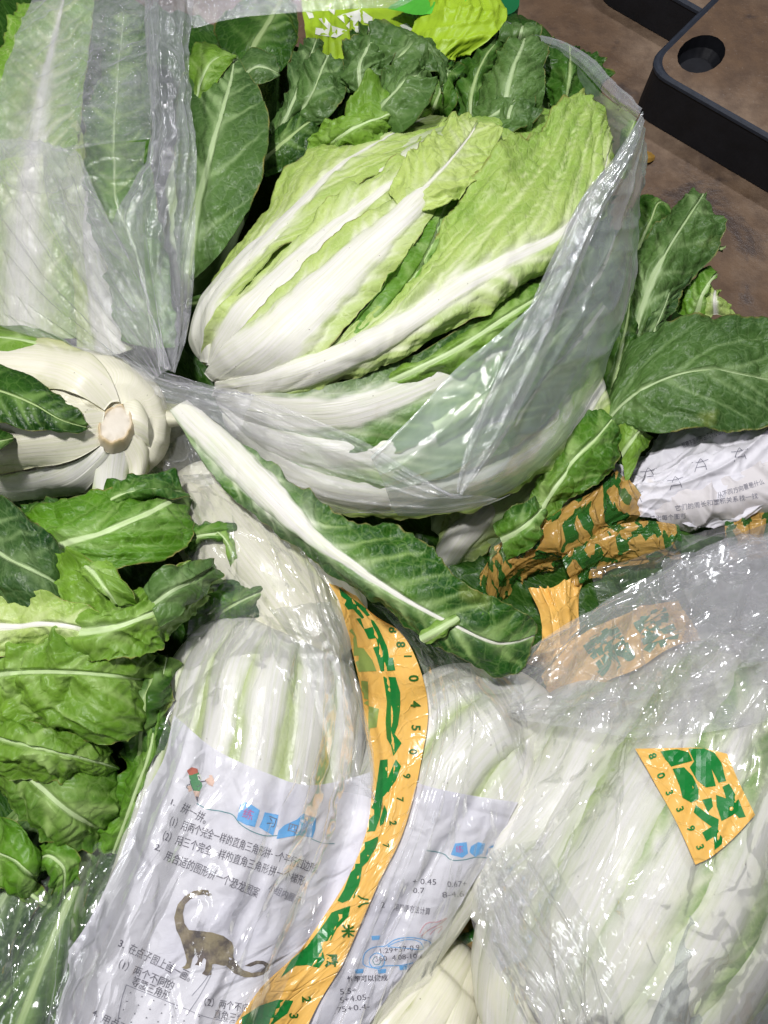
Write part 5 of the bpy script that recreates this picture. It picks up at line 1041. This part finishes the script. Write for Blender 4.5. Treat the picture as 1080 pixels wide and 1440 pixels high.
sheet(p3, 'folded_edge', b3, 'paper_grey', ns=60, nt=90, wr=.8, wsc=(12, 10), fine=.6, seed=204, reg='p3')
b3 = [[(850, 640, -6), (865, 668, -5.4), (880, 680, -6)], [(880, 645, -5.4), (895, 660, -5), (905, 668, -6)], [(905, 650, -6), (925, 640, -5.4), (930, 655, -6)]]
sheet(p3, 'torn_corner', b3, 'paper', ns=30, nt=30, wr=.4, fine=.4, seed=205)
bp3 = bvh('p3'); E3 = lambda *a, **k: text_on(p3, bp3, *a, **k)
E3('观察下面图形由几个小正方体', (960, 630), (1025, 606), 7, mat='ink_grey'); E3('它们的周长和面积关系找一找', (950, 718), (1066, 700), 7, mat='ink_grey'); E3('先算出每个图形', (905, 733), (965, 728), 6.5, mat='ink_grey'); E3('从不同方向看是什么', (1010, 700), (1075, 680), 7, mat='ink_grey')
for (x, y) in ((985, 655), (950, 680), (893, 700), (1040, 640), (912, 668)):
    line_on(p3, bp3, [(x-8, y+9), (x-5, y), (x, y-10), (x+6, y-2), (x+9, y+6)], .9, 'ink_grey'); line_on(p3, bp3, [(x-12, y-4), (x, y-5), (x+11, y-9)], .8, 'ink_grey'); line_on(p3, bp3, [(x-6, y+3), (x, y+2), (x+7, y+1)], .8, 'ink_grey')

# ------------------------------------------------------------------ yellow tape between the wrapped cabbages
bvw = bvh('c8w c9w p1 p2 c7')
tp = thing('printed_tape', 'long yellow tape with green block characters running between the wrapped cabbages', 'tape', (540, 1050, 5))
TL = [(461, 820), (475, 843), (482, 868), (492, 903), (502, 945), (510, 987), (514, 1028), (524, 1070), (523, 1110), (515, 1169), (495, 1222), (455, 1290), (420, 1338), (370, 1386), (340, 1426), (310, 1470)]
TR = [(500, 838), (530, 866), (563, 889), (584, 924), (595, 955), (602, 997), (600, 1028), (594, 1060), (584, 1110), (562, 1183), (534, 1239), (507, 1300), (479, 1361), (451, 1406), (434, 1440), (420, 1475)]
TM = [((a[0]+b_[0])/2, (a[1]+b_[1])/2) for a, b_ in zip(TL, TR)]
P = drape(bvw, [TL, TM, TR], 150, 30, gap=.5, iters=500, floor=-2, pull=.004)
sheet(tp, 'tape_strip', None, 'tape', P=P, wr=.10, wsc=(5, 10), fine=.05, seed=210, reg='tape wrap', folds=((.45, .03, .18), (.72, .02, .08)))
bt = bvh('tape'); Z1 = lambda q: [(440+x/4.8, 820+y/4.8) for x, y in q]; Z2 = lambda q: [(340+x/3.6, 1100+y/3.6) for x, y in q]
tgreen = [Z1([(175, 30), (260, 100), (390, 190), (385, 215), (330, 240), (290, 200), (270, 175), (235, 180), (212, 145), (225, 115), (190, 90)]),
          Z1([(290, 240), (320, 235), (345, 310), (400, 295), (390, 245), (410, 255), (440, 300), (500, 430), (515, 505), (540, 505), (556, 590), (458, 598), (430, 500), (405, 435), (440, 425), (425, 370), (375, 378), (345, 315)]),
          Z1([(475, 632), (558, 636), (590, 740), (590, 860), (575, 960), (552, 1020), (600, 1080), (545, 1168), (530, 1100), (500, 1050), (492, 940), (500, 800)]),
          Z1([(455, 1195), (505, 1190), (505, 1320), (560, 1190), (596, 1235), (560, 1330), (510, 1400), (480, 1440), (425, 1440), (440, 1300)]),
          Z2([(685, 0), (765, 0), (745, 50), (720, 45), (700, 180), (675, 248), (632, 250), (640, 160), (670, 100)]), Z2([(722, 115), (736, 150), (730, 200), (700, 222), (700, 190)]),
          Z2([(590, 315), (650, 295), (690, 275), (690, 310), (640, 400), (610, 430), (600, 500), (570, 585), (510, 612), (485, 600), (520, 540), (560, 430), (580, 370)]),
          Z2([(455, 660), (550, 625), (540, 680), (480, 740), (450, 800), (400, 810), (420, 900), (390, 940), (330, 925), (270, 930), (195, 990), (250, 900), (330, 830), (400, 740), (430, 700)]),
          Z2([(0, 1190), (90, 1130), (180, 1100), (260, 1105), (230, 1170), (160, 1220), (110, 1290), (0, 1300)])]
for g in tgreen: poly_on(tp, bt, g, 'tape_green', 'block_character', gap=.03)
for g in (Z1([(225, 315), (262, 305), (290, 360), (300, 435), (340, 440), (400, 520), (430, 595), (310, 600), (275, 500), (255, 445), (270, 380), (240, 370)]), Z1([(325, 660), (370, 665), (375, 830), (445, 850), (430, 975), (385, 980), (378, 1040), (345, 1000), (335, 800)])): poly_on(tp, bt, g, 'tape_under', 'block_character', gap=.03)
for ch, (x, y), r, h in (('8', (522, 885), 60, 12), ('8', (560, 906), 65, 12), ('1', (571, 926), 75, 10), ('0', (580, 954), 88, 13), ('4', (583, 990), 92, 13), ('5', (584, 1024), 95, 12), ('0', (580, 1057), 100, 11), ('9', (572, 1092), 104, 10), ('7', (563, 1125), 106, 9), ('2', (553, 1158), 108, 9), ('7', (543, 1190), 110, 8), ('八', (512, 1265), 115, 12), ('米', (490, 1306), 115, 13), ('欧', (467, 1348), 118, 13), ('2', (431, 1404), 122, 12), ('3', (413, 1428), 122, 12)):
    if ch == '8' and x == 522: x, y = 549, 885
    th_ = math.radians(r-180 if False else r); w = 8 if ord(ch) < 200 else 14
    dx, dy = math.cos(math.radians(r))*w, math.sin(math.radians(r))*w
    text_on(tp, bt, ch, (x+dx/2-dy*0-h*.35, y-dy/2+0), (x-dx*-.0-dx/2*-1*0-h*.35+dx/2, y+dy/2), h*1.15, 'tape_dark', bold=.03, name='digit', gap=.07)

# tape piece on the right bag comes after the film
# ------------------------------------------------------------------ crumpled printed film at right centre
cr = thing('printed_tape', 'crumpled loop of yellow tape with green print beside the crumpled paper', 'tape', (820, 790, -8))
def cs(rails, seed, name='tape_fold', ns=70, nt=50, wr=.8, fine=.6, mat='tape_glyph'): return sheet(cr, name, rails, mat, ns=ns, nt=nt, wr=wr, wsc=(9, 10), fine=fine, seed=seed, reg='crt')
cs([[(683, 812, -7), (700, 775, -5), (735, 745, -4), (785, 730, -3), (830, 700, -3), (865, 670, -4)], [(690, 850, -8), (712, 800, -3.4), (750, 770, -2.4), (800, 750, -1.6), (850, 720, -2), (890, 690, -3)], [(700, 870, -10), (730, 830, -7), (775, 795, -6), (820, 780, -5), (870, 750, -5), (910, 720, -6)]], 221)
cs([[(690, 900, -10), (720, 860, -11), (780, 830, -11), (850, 790, -10), (930, 750, -9)], [(720, 920, -9), (770, 880, -8.4), (830, 840, -8), (900, 800, -7), (960, 770, -7)], [(760, 950, -10), (800, 910, -10), (860, 870, -9), (930, 830, -8), (980, 790, -9)]], 222)
cs([[(790, 780, -3), (850, 745, -2), (900, 735, -1), (950, 740, -2)], [(795, 800, -3), (855, 770, -1.6), (905, 762, -1), (955, 765, -2)], [(805, 820, -5), (865, 795, -4), (915, 785, -3), (960, 785, -4)]], 223)
cs([[(745, 830, -4), (760, 870, -3), (765, 900, -3), (742, 935, -4)], [(775, 825, -3), (785, 865, -1.8), (785, 900, -1.8), (765, 940, -3)], [(815, 815, -5), (815, 860, -4), (812, 900, -4), (790, 945, -5)]], 224, mat='tape')
cs([[(1020, 730, -4), (1060, 722, -3.4), (1120, 715, -4)], [(1020, 755, -3), (1065, 752, -2.4), (1130, 745, -3)], [(1030, 780, -5), (1070, 785, -4), (1130, 775, -5)]], 225, ns=40)
cs([[(830, 800, -3), (880, 790, -2), (950, 760, -2), (1030, 740, -3)], [(840, 840, -2.4), (900, 825, -1), (970, 795, -1), (1050, 770, -2)], [(850, 880, -5), (910, 870, -3), (990, 840, -3), (1080, 810, -4)]], 226, mat='film_wrap', name='clear_fold', wr=.7)

ub = cs([[(760, 950, -1), (800, 905, 0), (850, 880, 1), (900, 862, 2), (950, 850, 1)], [(775, 975, 0), (820, 935, 1.6), (875, 905, 2.4), (925, 885, 3), (965, 880, 2)], [(800, 985, 0), (850, 960, 2), (900, 940, 3), (940, 915, 3.4), (972, 905, 2)]], 227, wr=.8, fine=.3, mat='tape')
REG['ub'] = [REG['crt'][-1]]; bu = bvh('ub')
for ch, a_, b_, h_ in (('蔬', (842, 948), (888, 920), 44), ('菜', (905, 915), (950, 893), 40)): text_on(cr, bu, ch, a_, b_, h_, 'tape_green', bold=.06, name='block_character', gap=.05)
# brown twisted tape in the bottom gap
bt_ = thing('twisted_tape', 'dark twisted strip of printed tape in the gap at the bottom edge', 'tape', (680, 1370, -7))
sheet(bt_, 'strip', [[(632, 1290, -6), (650, 1320, -7), (680, 1370, -7), (715, 1450, -7)], [(640, 1285, -5), (660, 1318, -5.6), (692, 1368, -5.6), (730, 1450, -6)], [(650, 1282, -6), (672, 1318, -7), (704, 1366, -7), (745, 1450, -7)]], 'tape_glyph', ns=80, nt=24, wr=.4, fine=.3, seed=230)

# ------------------------------------------------------------------ films
# cling film round the two wrapped cabbages
w1 = thing('plastic_bag', 'clear plastic bag drawn tightly over the two paper wrapped cabbages', 'bag', (480, 1050, 5))
bw = bvh('c7 c8w c9w p1 p2 tape')
WL = [[(232, 672), (262, 760), (262, 900), (235, 1010), (170, 1180), (110, 1320), (40, 1500)], [(300, 668), (350, 770), (360, 900), (340, 1030), (280, 1190), (220, 1330), (150, 1500)], [(360, 700), (420, 790), (440, 900), (440, 1030), (400, 1180), (330, 1330), (260, 1500)],
      [(400, 740), (455, 810), (490, 910), (508, 1010), (505, 1110), (450, 1270), (350, 1500)]]
P = drape(bw, WL, 150, 90, gap=.55, iters=500, floor=-6, pull=.003)
sheet(w1, 'left_film', None, 'film_wrap', P=P, cre=.6, wr=.25, wsc=(7, 3), fine=.04, seed=240, reg='wf', folds=((.12, .02, .25), (.7, .025, .35), (.85, .02, .3)))
WR = [[(520, 850), (585, 920), (606, 1000), (590, 1090), (545, 1210), (480, 1350), (420, 1500)], [(600, 880), (640, 940), (650, 1010), (630, 1100), (590, 1220), (540, 1340), (480, 1500)], [(670, 900), (700, 960), (705, 1030), (685, 1110), (650, 1200), (600, 1300), (530, 1500)],
      [(720, 930), (738, 985), (742, 1040), (730, 1110), (695, 1190), (645, 1280), (560, 1500)]]
P = drape(bw, WR, 150, 90, gap=.5, iters=400, floor=-8, pull=.003)
sheet(w1, 'right_film', None, 'film_wrap', P=P, cre=.5, wr=.22, wsc=(8, 2.5), fine=.04, seed=241, reg='wf', folds=((.1, .02, .3), (.2, .015, .2), (.32, .02, .25), (.45, .018, .25)))
sheet(w1, 'folded_flap', [[(380, 860, 9), (420, 920, 10.5), (440, 980, 11), (460, 1060, 10.5), (470, 1110, 10)], [(430, 850, 9.5), (470, 920, 10.6), (495, 990, 10.8), (510, 1060, 10.2), (515, 1120, 9.6)], [(465, 845, 8), (495, 920, 9), (512, 1000, 9.2), (524, 1060, 8.8), (525, 1130, 8.4)]], 'film', ns=90, nt=40, wr=.35, wsc=(8, 9), fine=.3, seed=242)
# bag round the lower right cabbages
w2 = thing('plastic_bag', 'cloudy clear bag stretched over the lower right cabbages', 'bag', (880, 1150, 5))
bw2 = bvh('c10w crt')
W2 = [[(735, 925), (722, 1000), (742, 1080), (712, 1180), (662, 1280), (712, 1390), (770, 1500)], [(800, 880), (800, 970), (810, 1060), (790, 1170), (755, 1280), (775, 1390), (810, 1500)], [(880, 830), (890, 930), (900, 1040), (890, 1160), (860, 1280), (840, 1390), (850, 1500)],
      [(980, 775), (990, 890), (1000, 1010), (995, 1140), (980, 1270), (960, 1390), (950, 1500)], [(1120, 720), (1120, 850), (1120, 990), (1120, 1130), (1120, 1270), (1110, 1390), (1100, 1500)]]
P = drape(bw2, W2, 170, 120, gap=.5, iters=600, floor=-3, pull=.004)
sheet(w2, 'body_film', None, 'film_veil', P=P, cre=.8, wr=.32, wsc=(8, 2.5), fine=.04, seed=250, reg='w2f', folds=((.3, .012, .2), (.45, .012, .25), (.7, .012, .2)))
b22 = bvh('w2f')
# yellow label torn from tape, on the film
lb = thing('printed_tape', 'short cut piece of yellow tape with green characters on the lower right bag', 'tape', (975, 1130, 9))
LBL = [[(893, 1053), (935, 1052), (985, 1052), (1022, 1060)], [(920, 1100), (955, 1098), (1000, 1098), (1040, 1102)], [(948, 1150), (975, 1150), (1015, 1146), (1060, 1142)], [(978, 1216), (1000, 1205), (1030, 1180), (1062, 1146)]]
P = drape(b22, [[LBL[r][c] for r in range(4)] for c in range(4)], 60, 60, gap=.12, iters=60, floor=-3)
sheet(lb, 'tape_piece', None, 'tape', P=P, wr=.05, fine=.04, seed=251, reg='lbl')
bl = bvh('lbl'); Z3 = lambda q: [(860+x/4.909, 1020+y/4.909) for x, y in q]
for g in ([(338, 180), (450, 165), (530, 185), (560, 245), (500, 262), (410, 285), (370, 235)], [(530, 160), (640, 160), (710, 190), (760, 260), (790, 385), (740, 398), (690, 300), (720, 420), (650, 430), (590, 380), (540, 290), (570, 250)], [(420, 300), (500, 290), (560, 350), (600, 440), (600, 510), (550, 535), (490, 500), (470, 420)], [(765, 425), (810, 402), (850, 470), (880, 520), (925, 632), (880, 640), (850, 610), (760, 662), (725, 560), (720, 480), (790, 505)], [(580, 550), (660, 610), (740, 650), (735, 720), (765, 780), (760, 820), (710, 862), (705, 770), (655, 802), (625, 740), (690, 700), (620, 650), (565, 600)], [(625, 515), (690, 500), (700, 560), (665, 600)]):
    poly_on(lb, bl, Z3(g), 'tape_green', 'block_character', gap=.03)
for ch, (x, y) in (('8', (268, 235)), ('0', (325, 370)), ('3', (385, 490)), ('3', (460, 605)), ('9', (532, 735)), ('3', (595, 865))):
    px_, py_ = 860+x/4.909, 1020+y/4.909
    text_on(lb, bl, ch, (px_-3, py_-6), (px_+1, py_+4), 12, 'tape_green', bold=.03, name='digit', gap=.06)
sheet(w2, 'inner_flap', [[(930, 790, -1), (1000, 765, -1), (1060, 750, -1), (1130, 735, -2)], [(940, 850, 1.5), (1010, 830, 2.4), (1070, 810, 2), (1140, 800, 1)], [(960, 930, 4), (1020, 910, 5), (1080, 900, 4.6), (1140, 890, 4)], [(980, 1010, 7.4), (1030, 1000, 7), (1090, 990, 6.4), (1150, 980, 5)]], 'film_bright', ns=90, nt=90, cre=1.8, wr=.5, wsc=(5, 3), fine=.1, seed=259)
sheet(w2, 'outer_flap', [[(738, 925, 5), (800, 880, 5.5), (880, 830, 5.5), (960, 790, 5), (1040, 765, 5), (1120, 745, 5)], [(725, 960, 6), (800, 930, 7.4), (890, 890, 8), (970, 850, 7.6), (1050, 820, 7), (1120, 800, 6.6)], [(720, 990, 6), (800, 985, 8.8), (890, 960, 10), (970, 925, 9.4), (1050, 890, 8.6), (1120, 860, 8)], [(730, 1010, 6), (800, 1025, 9.2), (890, 1035, 10.8), (975, 1030, 11), (1050, 1020, 10), (1120, 1000, 9)]],
      'film_cloud', ns=150, nt=120, cre=1.6, wr=.5, wsc=(5, 2), fine=.06, seed=252, folds=((.06, .012, .5), (.16, .01, .35), (.8, .02, .6)))
P = drape(b22, [[(668, 1262), (690, 1330), (728, 1400), (775, 1500)], [(690, 1200), (740, 1290), (790, 1370), (830, 1500)], [(760, 1180), (800, 1250), (850, 1340), (890, 1500)]], 80, 150, gap=.35, iters=120, floor=-3)
sheet(w2, 'side_film', None, 'film_thin', P=P, wr=.10, wsc=(9, 1.5), fine=.03, seed=253, folds=((.12, .014, .4), (.27, .012, .35), (.36, .012, .3), (.52, .014, .45), (.62, .012, .3), (.82, .012, .3)))
sheet(w2, 'corner_film', [[(1020, 1090, 9), (1000, 1200, 11), (960, 1320, 11.4), (900, 1470, 11)], [(1060, 1100, 8), (1060, 1220, 9), (1030, 1340, 9.4), (980, 1470, 9)], [(1130, 1100, 5), (1130, 1220, 5), (1120, 1340, 5), (1090, 1470, 5)]], 'film_milky', ns=90, nt=60, wr=.4, wsc=(6, 5), fine=.25, seed=254)
# film in the bottom gap
sheet(w2, 'bottom_flap', [[(612, 1310, -5), (622, 1360, -4), (650, 1410, -4), (690, 1470, -5)], [(628, 1300, -4), (645, 1350, -3), (676, 1405, -3), (715, 1470, -4)], [(640, 1290, -5), (668, 1340, -5), (700, 1400, -5), (740, 1470, -6)]], 'film', ns=60, nt=30, wr=.4, fine=.3, seed=255)
# film under the stump and over the cabbage between
w5 = thing('plastic_bag', 'thin clear bag crumpled between the stump and the loose leaf', 'bag', (260, 650, 0))
sheet(w5, 'film', [[(205, 600, 2), (206, 640, 2), (210, 690, 1)], [(240, 585, 3), (250, 630, 3.6), (262, 680, 4.6)], [(290, 590, 3), (300, 640, 4.4), (330, 700, 5.6)], [(330, 620, 2), (370, 690, 4), (420, 770, 4)]], 'film', ns=60, nt=60, wr=.5, wsc=(6, 8), fine=.3, seed=256)
# bottom left dull film
w3_ = thing('plastic_bag', 'dull clear film over the dark cabbage in the bottom left corner', 'bag', (80, 1330, -2))
P = drape(bvh('c13'), [[(-40, 1230), (-40, 1340), (-40, 1480)], [(40, 1215), (30, 1340), (20, 1480)], [(110, 1195), (90, 1320), (70, 1480)], [(180, 1170), (150, 1300), (110, 1480)]], 90, 60, gap=.5, iters=200, floor=-9)
sheet(w3_, 'film', None, 'film_wrap', P=P, wr=.4, wsc=(10, 3), fine=.1, seed=257, folds=((.3, .01, .4), (.6, .012, .4)))

# lime green bag at the top
lm = thing('shopping_bag', 'lime green plastic bag with white print behind the wrinkled cabbage tips', 'bag', (570, 50, -4))
M['lime'] = film_mat('lime_polythene', 0.44, (0.50, 0.80, 0.04), crk=1.0, gl=.25, edge=.3)
M['lime2'] = flat_mat('lime_plastic', (0.34, 0.52, 0.025), 0.45, 30, .12, .0008)
M['bright_green'] = flat_mat('bright_green_plastic', (0.10, 0.50, 0.05), 0.35, 30, .2, .002)
sheet(lm, 'front', [[(425, 110, -4), (430, 60, -2), (425, 10, -2), (420, -30, -3)], [(500, 120, -2), (500, 70, 0), (500, 20, 0), (500, -30, -2)], [(580, 140, -2), (575, 85, .5), (570, 35, .5), (560, -30, -2)], [(660, 170, -3), (650, 100, -1), (620, 50, -1), (600, -30, -3)]], 'lime2', ns=70, nt=70, wr=.5, fine=.3, seed=260, reg='lime')
sheet(lm, 'fold', [[(575, 50, 2), (590, 20, 3), (600, -30, 2)], [(610, 80, 3), (640, 35, 4.4), (640, -30, 3)], [(650, 80, 2), (690, 55, 3), (708, 35, 2), (690, -20, 1)]], 'lime2', ns=60, nt=50, wr=.5, fine=.25, seed=261)
sheet(lm, 'green_edge', [[(545, 12, 2.6), (560, 0, 3), (570, -30, 2)], [(590, 20, 3.6), (605, 0, 4), (610, -30, 3)], [(650, 12, 4.6), (660, 2, 4.6), (670, -30, 4)]], 'bright_green', ns=40, nt=40, wr=.3, fine=.2, seed=262)
bL = bvh('lime'); Z4 = lambda q: [(240+x/3, y/3) for x, y in q]
for g in ([(570, 50), (600, 55), (605, 75), (585, 80)], [(625, 80), (650, 75), (680, 110), (745, 130), (700, 160), (610, 145), (612, 118), (665, 125)], [(660, 40), (695, 42), (690, 65)], [(700, 70), (800, 40), (880, 95), (870, 110), (790, 90), (760, 130), (740, 110), (760, 80), (730, 60), (735, 100)], [(770, 110), (860, 115), (875, 135), (780, 145)], [(1005, 20), (1040, 15), (1030, 25)]):
    poly_on(lm, bL, Z4(g), 'lime_white', 'white_print', gap=.05)
for g in ([(562, 36), (572, 33), (605, 70), (598, 74)], [(618, 70), (645, 78), (636, 92), (616, 88)]): poly_on(lm, bL, g, 'lime_white', 'white_print', gap=.05)

# the open clear bag holding the big cabbage
w4 = thing('plastic_bag', 'large open clear bag holding the white ribbed cabbage, milky front wall', 'bag', (700, 480, 4))
sheet(w4, 'front_wall', [[(899, 158, 10), (862, 226, 11), (812, 285, 12), (775, 372, 13), (748, 425, 13), (700, 470, 12.6), (640, 520, 12), (575, 590, 10.5), (520, 640, 9)],
                         [(903, 175, 9), (880, 260, 9.5), (840, 350, 10.5), (790, 450, 11), (740, 530, 10.4), (690, 590, 10), (620, 650, 8.6), (540, 680, 7)],
                         [(904, 200, 6), (898, 290, 6.5), (876, 400, 7), (835, 510, 6.6), (785, 590, 6), (725, 655, 5.6), (640, 700, 5), (550, 710, 4)],
                         [(903, 215, 2), (900, 310, 2), (880, 430, 1.6), (840, 545, 1), (790, 625, .6), (725, 685, 0), (640, 716, 0), (560, 724, 0)]],
      'film_milky', ns=170, nt=110, cre=.55, wr=.25, wsc=(6, 3), fine=.05, seed=270, reg='w4', folds=((.02, .03, .3), (.2, .03, .2), (.42, .025, .22)))
sheet(w4, 'folded_rim', [[(903, 158, 10.6), (865, 220, 11.6), (818, 280, 12.6), (785, 345, 13.4), (752, 415, 13.8), (722, 480, 13.6), (690, 545, 13), (660, 610, 12), (638, 690, 10.5)],
                         [(905, 165, 10.4), (875, 225, 11.8), (832, 292, 12.8), (800, 358, 13.6), (775, 420, 13.6), (745, 490, 13.3), (712, 555, 12.6), (680, 620, 11.6), (641, 692, 10.3)],
                         [(904, 172, 9.6), (880, 235, 11), (842, 305, 12), (815, 370, 12.6), (795, 425, 12.4), (765, 505, 12), (730, 575, 11.4), (695, 635, 10.8), (645, 693, 10)]],
      'film_fold', ns=150, nt=40, wr=.22, wsc=(4, 4), fine=.14, seed=271, folds=((.2, .06, .22), (.75, .07, .25)))
sheet(w4, 'lower_band', [[(180, 520, 5), (235, 535, 7), (285, 545, 8), (350, 556, 9.5), (430, 585, 10.5), (520, 625, 10.8), (580, 660, 10.8), (640, 690, 10.4)],
                         [(190, 550, 5), (245, 560, 7), (300, 580, 8.4), (370, 610, 9.6), (450, 640, 9.8), (530, 670, 9.4), (590, 690, 9), (655, 692, 8.6)],
                         [(230, 570, 4), (290, 600, 6.4), (350, 645, 7), (410, 680, 7.4), (480, 706, 7), (550, 715, 6.4), (620, 716, 6), (700, 700, 5)],
                         [(250, 590, 3), (320, 640, 4.6), (380, 690, 5), (430, 712, 4.6), (500, 722, 4), (560, 724, 3.6), (630, 722, 3), (720, 695, 2)]],
      'film_knot', cre=.6, ns=130, nt=150, wr=.25, wsc=(9, 2.2), fine=.10, seed=272, folds=((.06, .014, .35), (.14, .012, .25), (.24, .014, .35), (.4, .012, .3), (.62, .014, .25)))
sheet(w4, 'back_rim', [[(690, 22, 1), (712, 30, 1.5), (740, 44, 2), (785, 55, 3), (825, 75, 4.5), (862, 112, 6.5), (903, 152, 10)], [(692, 26, 1.4), (720, 36, 2), (748, 52, 2.4), (785, 62, 3.4), (820, 84, 5), (856, 120, 7), (900, 160, 10.4)], [(694, 32, 1), (722, 44, 1.5), (750, 58, 2), (780, 70, 2.8), (812, 92, 4.2), (850, 132, 6), (896, 166, 9.6)]],
      'film_fold', ns=110, nt=20, wr=.15, wsc=(4, 5), fine=.12, seed=273, folds=((.3, .08, .2), (.7, .08, .25)))
sheet(w4, 'back_wall', [[(812, 92, 4.2), (850, 132, 6), (896, 166, 9.6)], [(815, 130, -1), (850, 175, 2), (880, 200, 6)], [(822, 180, -5), (850, 230, -3), (868, 250, 1)]], 'film_milky', ns=50, nt=40, wr=.2, fine=.1, seed=274)
# the left bag drawn over the back cabbages
w6 = thing('plastic_bag', 'big crinkled clear bag hanging over the upper left corner, knotted towards the middle', 'bag', (130, 260, 8))
sheet(w6, 'upper_wall', [[(58, -30, 9), (35, 40, 9), (5, 110, 9), (-30, 190, 9), (-40, 230, 8.6)], [(120, -30, 10.5), (105, 50, 11), (90, 120, 11), (60, 190, 10.4), (30, 222, 9.6)], [(180, -30, 10.5), (172, 50, 11.3), (165, 120, 11.3), (140, 180, 10.6), (110, 208, 10)], [(222, -30, 9), (222, 50, 10), (220, 120, 10.4), (218, 170, 10), (216, 196, 9.6)]],
      'film_left', ns=150, nt=120, cre=1.7, wr=.35, wsc=(5, 7), fine=.15, seed=280)
sheet(w6, 'twisted_fold', [[(200, -30, 11), (205, 40, 11.6), (212, 120, 11.8), (216, 195, 11.4), (190, 260, 11), (160, 320, 10.6), (185, 370, 10.4), (215, 430, 9.6), (228, 515, 8)],
                           [(235, -30, 12), (232, 50, 13), (235, 130, 13), (240, 200, 12.8), (232, 270, 12.2), (222, 340, 11.6), (225, 400, 11), (232, 460, 10), (236, 520, 8)],
                           [(272, -30, 10.5), (268, 40, 11), (262, 80, 11.2), (268, 160, 11.4), (275, 250, 11), (274, 340, 10.6), (272, 400, 10), (262, 470, 9), (244, 524, 7.6)]],
      'film_fold', ns=190, nt=80, cre=1.2, wr=.35, wsc=(6, 4), fine=.1, seed=281, folds=((.15, .02, .4), (.4, .02, .3), (.8, .02, .5)))
sheet(w6, 'side_wall', [[(112, 212, 10.4), (148, 300, 10.8), (186, 372, 11), (215, 450, 10.2), (240, 520, 8.4)],
                        [(66, 200, 10.8), (104, 300, 11.4), (158, 395, 11.4), (202, 465, 10.4), (234, 522, 8.4)],
                        [(10, 198, 10.8), (64, 310, 11.6), (130, 410, 11.4), (188, 480, 10), (228, 524, 8)],
                        [(-45, 230, 10.4), (30, 345, 11.2), (105, 430, 11), (172, 490, 9.6), (222, 526, 7.8)],
                        [(-50, 330, 9.6), (10, 400, 10.4), (85, 452, 10.2), (158, 500, 9), (214, 530, 7.4)],
                        [(-50, 430, 8), (10, 462, 8.8), (75, 482, 9), (140, 510, 8.2), (205, 534, 7)]],
      'film_bright', ns=150, nt=190, cre=.7, wr=.35, wsc=(16, 0.8), fine=.04, seed=282, folds=((.03, .012, .45), (.12, .01, .35), (.22, .014, .5), (.31, .01, .35), (.42, .014, .5), (.5, .01, .4), (.6, .012, .45), (.7, .012, .5), (.82, .01, .4), (.92, .012, .45)))
sheet(w6, 'inner_wall', [[(60, 215, 8), (70, 300, 8), (120, 400, 7), (180, 480, 6)], [(120, 205, 8), (130, 290, 8), (165, 390, 7), (205, 490, 6)], [(205, 200, 8), (200, 290, 8), (205, 390, 7), (225, 500, 6)]], 'film', ns=70, nt=50, wr=.4, wsc=(8, 3), fine=.1, seed=283)
sheet(w6, 'knot', [[(120, 480, 8), (180, 505, 8.6), (240, 528, 8), (300, 545, 8.6), (360, 556, 9)], [(120, 510, 7.6), (180, 530, 8.8), (235, 548, 8.4), (290, 562, 8.8), (350, 580, 9.4)], [(150, 520, 6), (190, 558, 7.2), (230, 575, 7), (280, 590, 7.6), (330, 620, 8)]], 'film_knot', cre=1.2, ns=90, nt=60, wr=.4, wsc=(8, 4), fine=.2, seed=284)
sheet(w6, 'top_fold', [[(262, -30, 10), (262, 10, 9.4), (272, 40, 8.6)], [(350, -40, 9), (350, 0, 8.6), (350, 24, 8)], [(470, -40, 8), (470, 0, 7.6), (470, 14, 7)], [(640, -50, 7), (600, -10, 6.6), (555, 10, 6)]], 'film_fold', ns=40, nt=90, wr=.15, wsc=(8, 6), fine=.1, seed=285)
# leaf seen through the opening of that bag
c16 = thing('cabbage_leaf', 'crinkled green leaf seen through the tear in the upper left bag', 'leaf', (170, 300, 2))
leaf(c16, [[(185, 480, 1), (150, 350, 4), (120, 270, 5), (118, 200, 5), (125, 120, 4), (150, 20, 2)], [(215, 490, 2), (190, 350, 5.5), (165, 290, 6.4), (160, 210, 6.2), (165, 120, 5), (175, 20, 2)], [(245, 490, 1), (235, 340, 4), (218, 270, 5), (216, 200, 5), (215, 120, 4), (205, 20, 2)]], rib=[(0, .12), (.5, .1), (1, .06)], tone=(.2, 1.0), mat='green', seed=190, crum=1.3, puck=.5, cre=1.6, reg='c16', name='leaf_blade')
leaf(c16, [[(110, 500, 1), (95, 330, 4), (85, 240, 4), (90, 120, 3)], [(160, 500, 1), (125, 330, 5.2), (128, 270, 5.2), (134, 235, 4)], [(190, 490, 1), (155, 350, 4), (140, 280, 4), (138, 240, 3)]], rib=[(0, 2), (1, 1)], tone=(.1, .4), mat='white', seed=191, crum=.2, puck=.1, name='white_stem')
leaf(c16, [[(-60, 460, 1), (-40, 250, 3), (-10, 120, 3), (20, 0, 1)], [(30, 480, 1), (40, 270, 4), (60, 130, 4), (90, 0, 2)], [(120, 480, 0), (110, 270, 3), (120, 130, 3), (140, 0, 1)]], rib=[(0, 2.5), (.45, 1.2), (.8, .4), (1, .2)], tone=(.3, 1.1), mat='pale', seed=192, crum=.8, puck=.3, soft=2, cre=1.5)
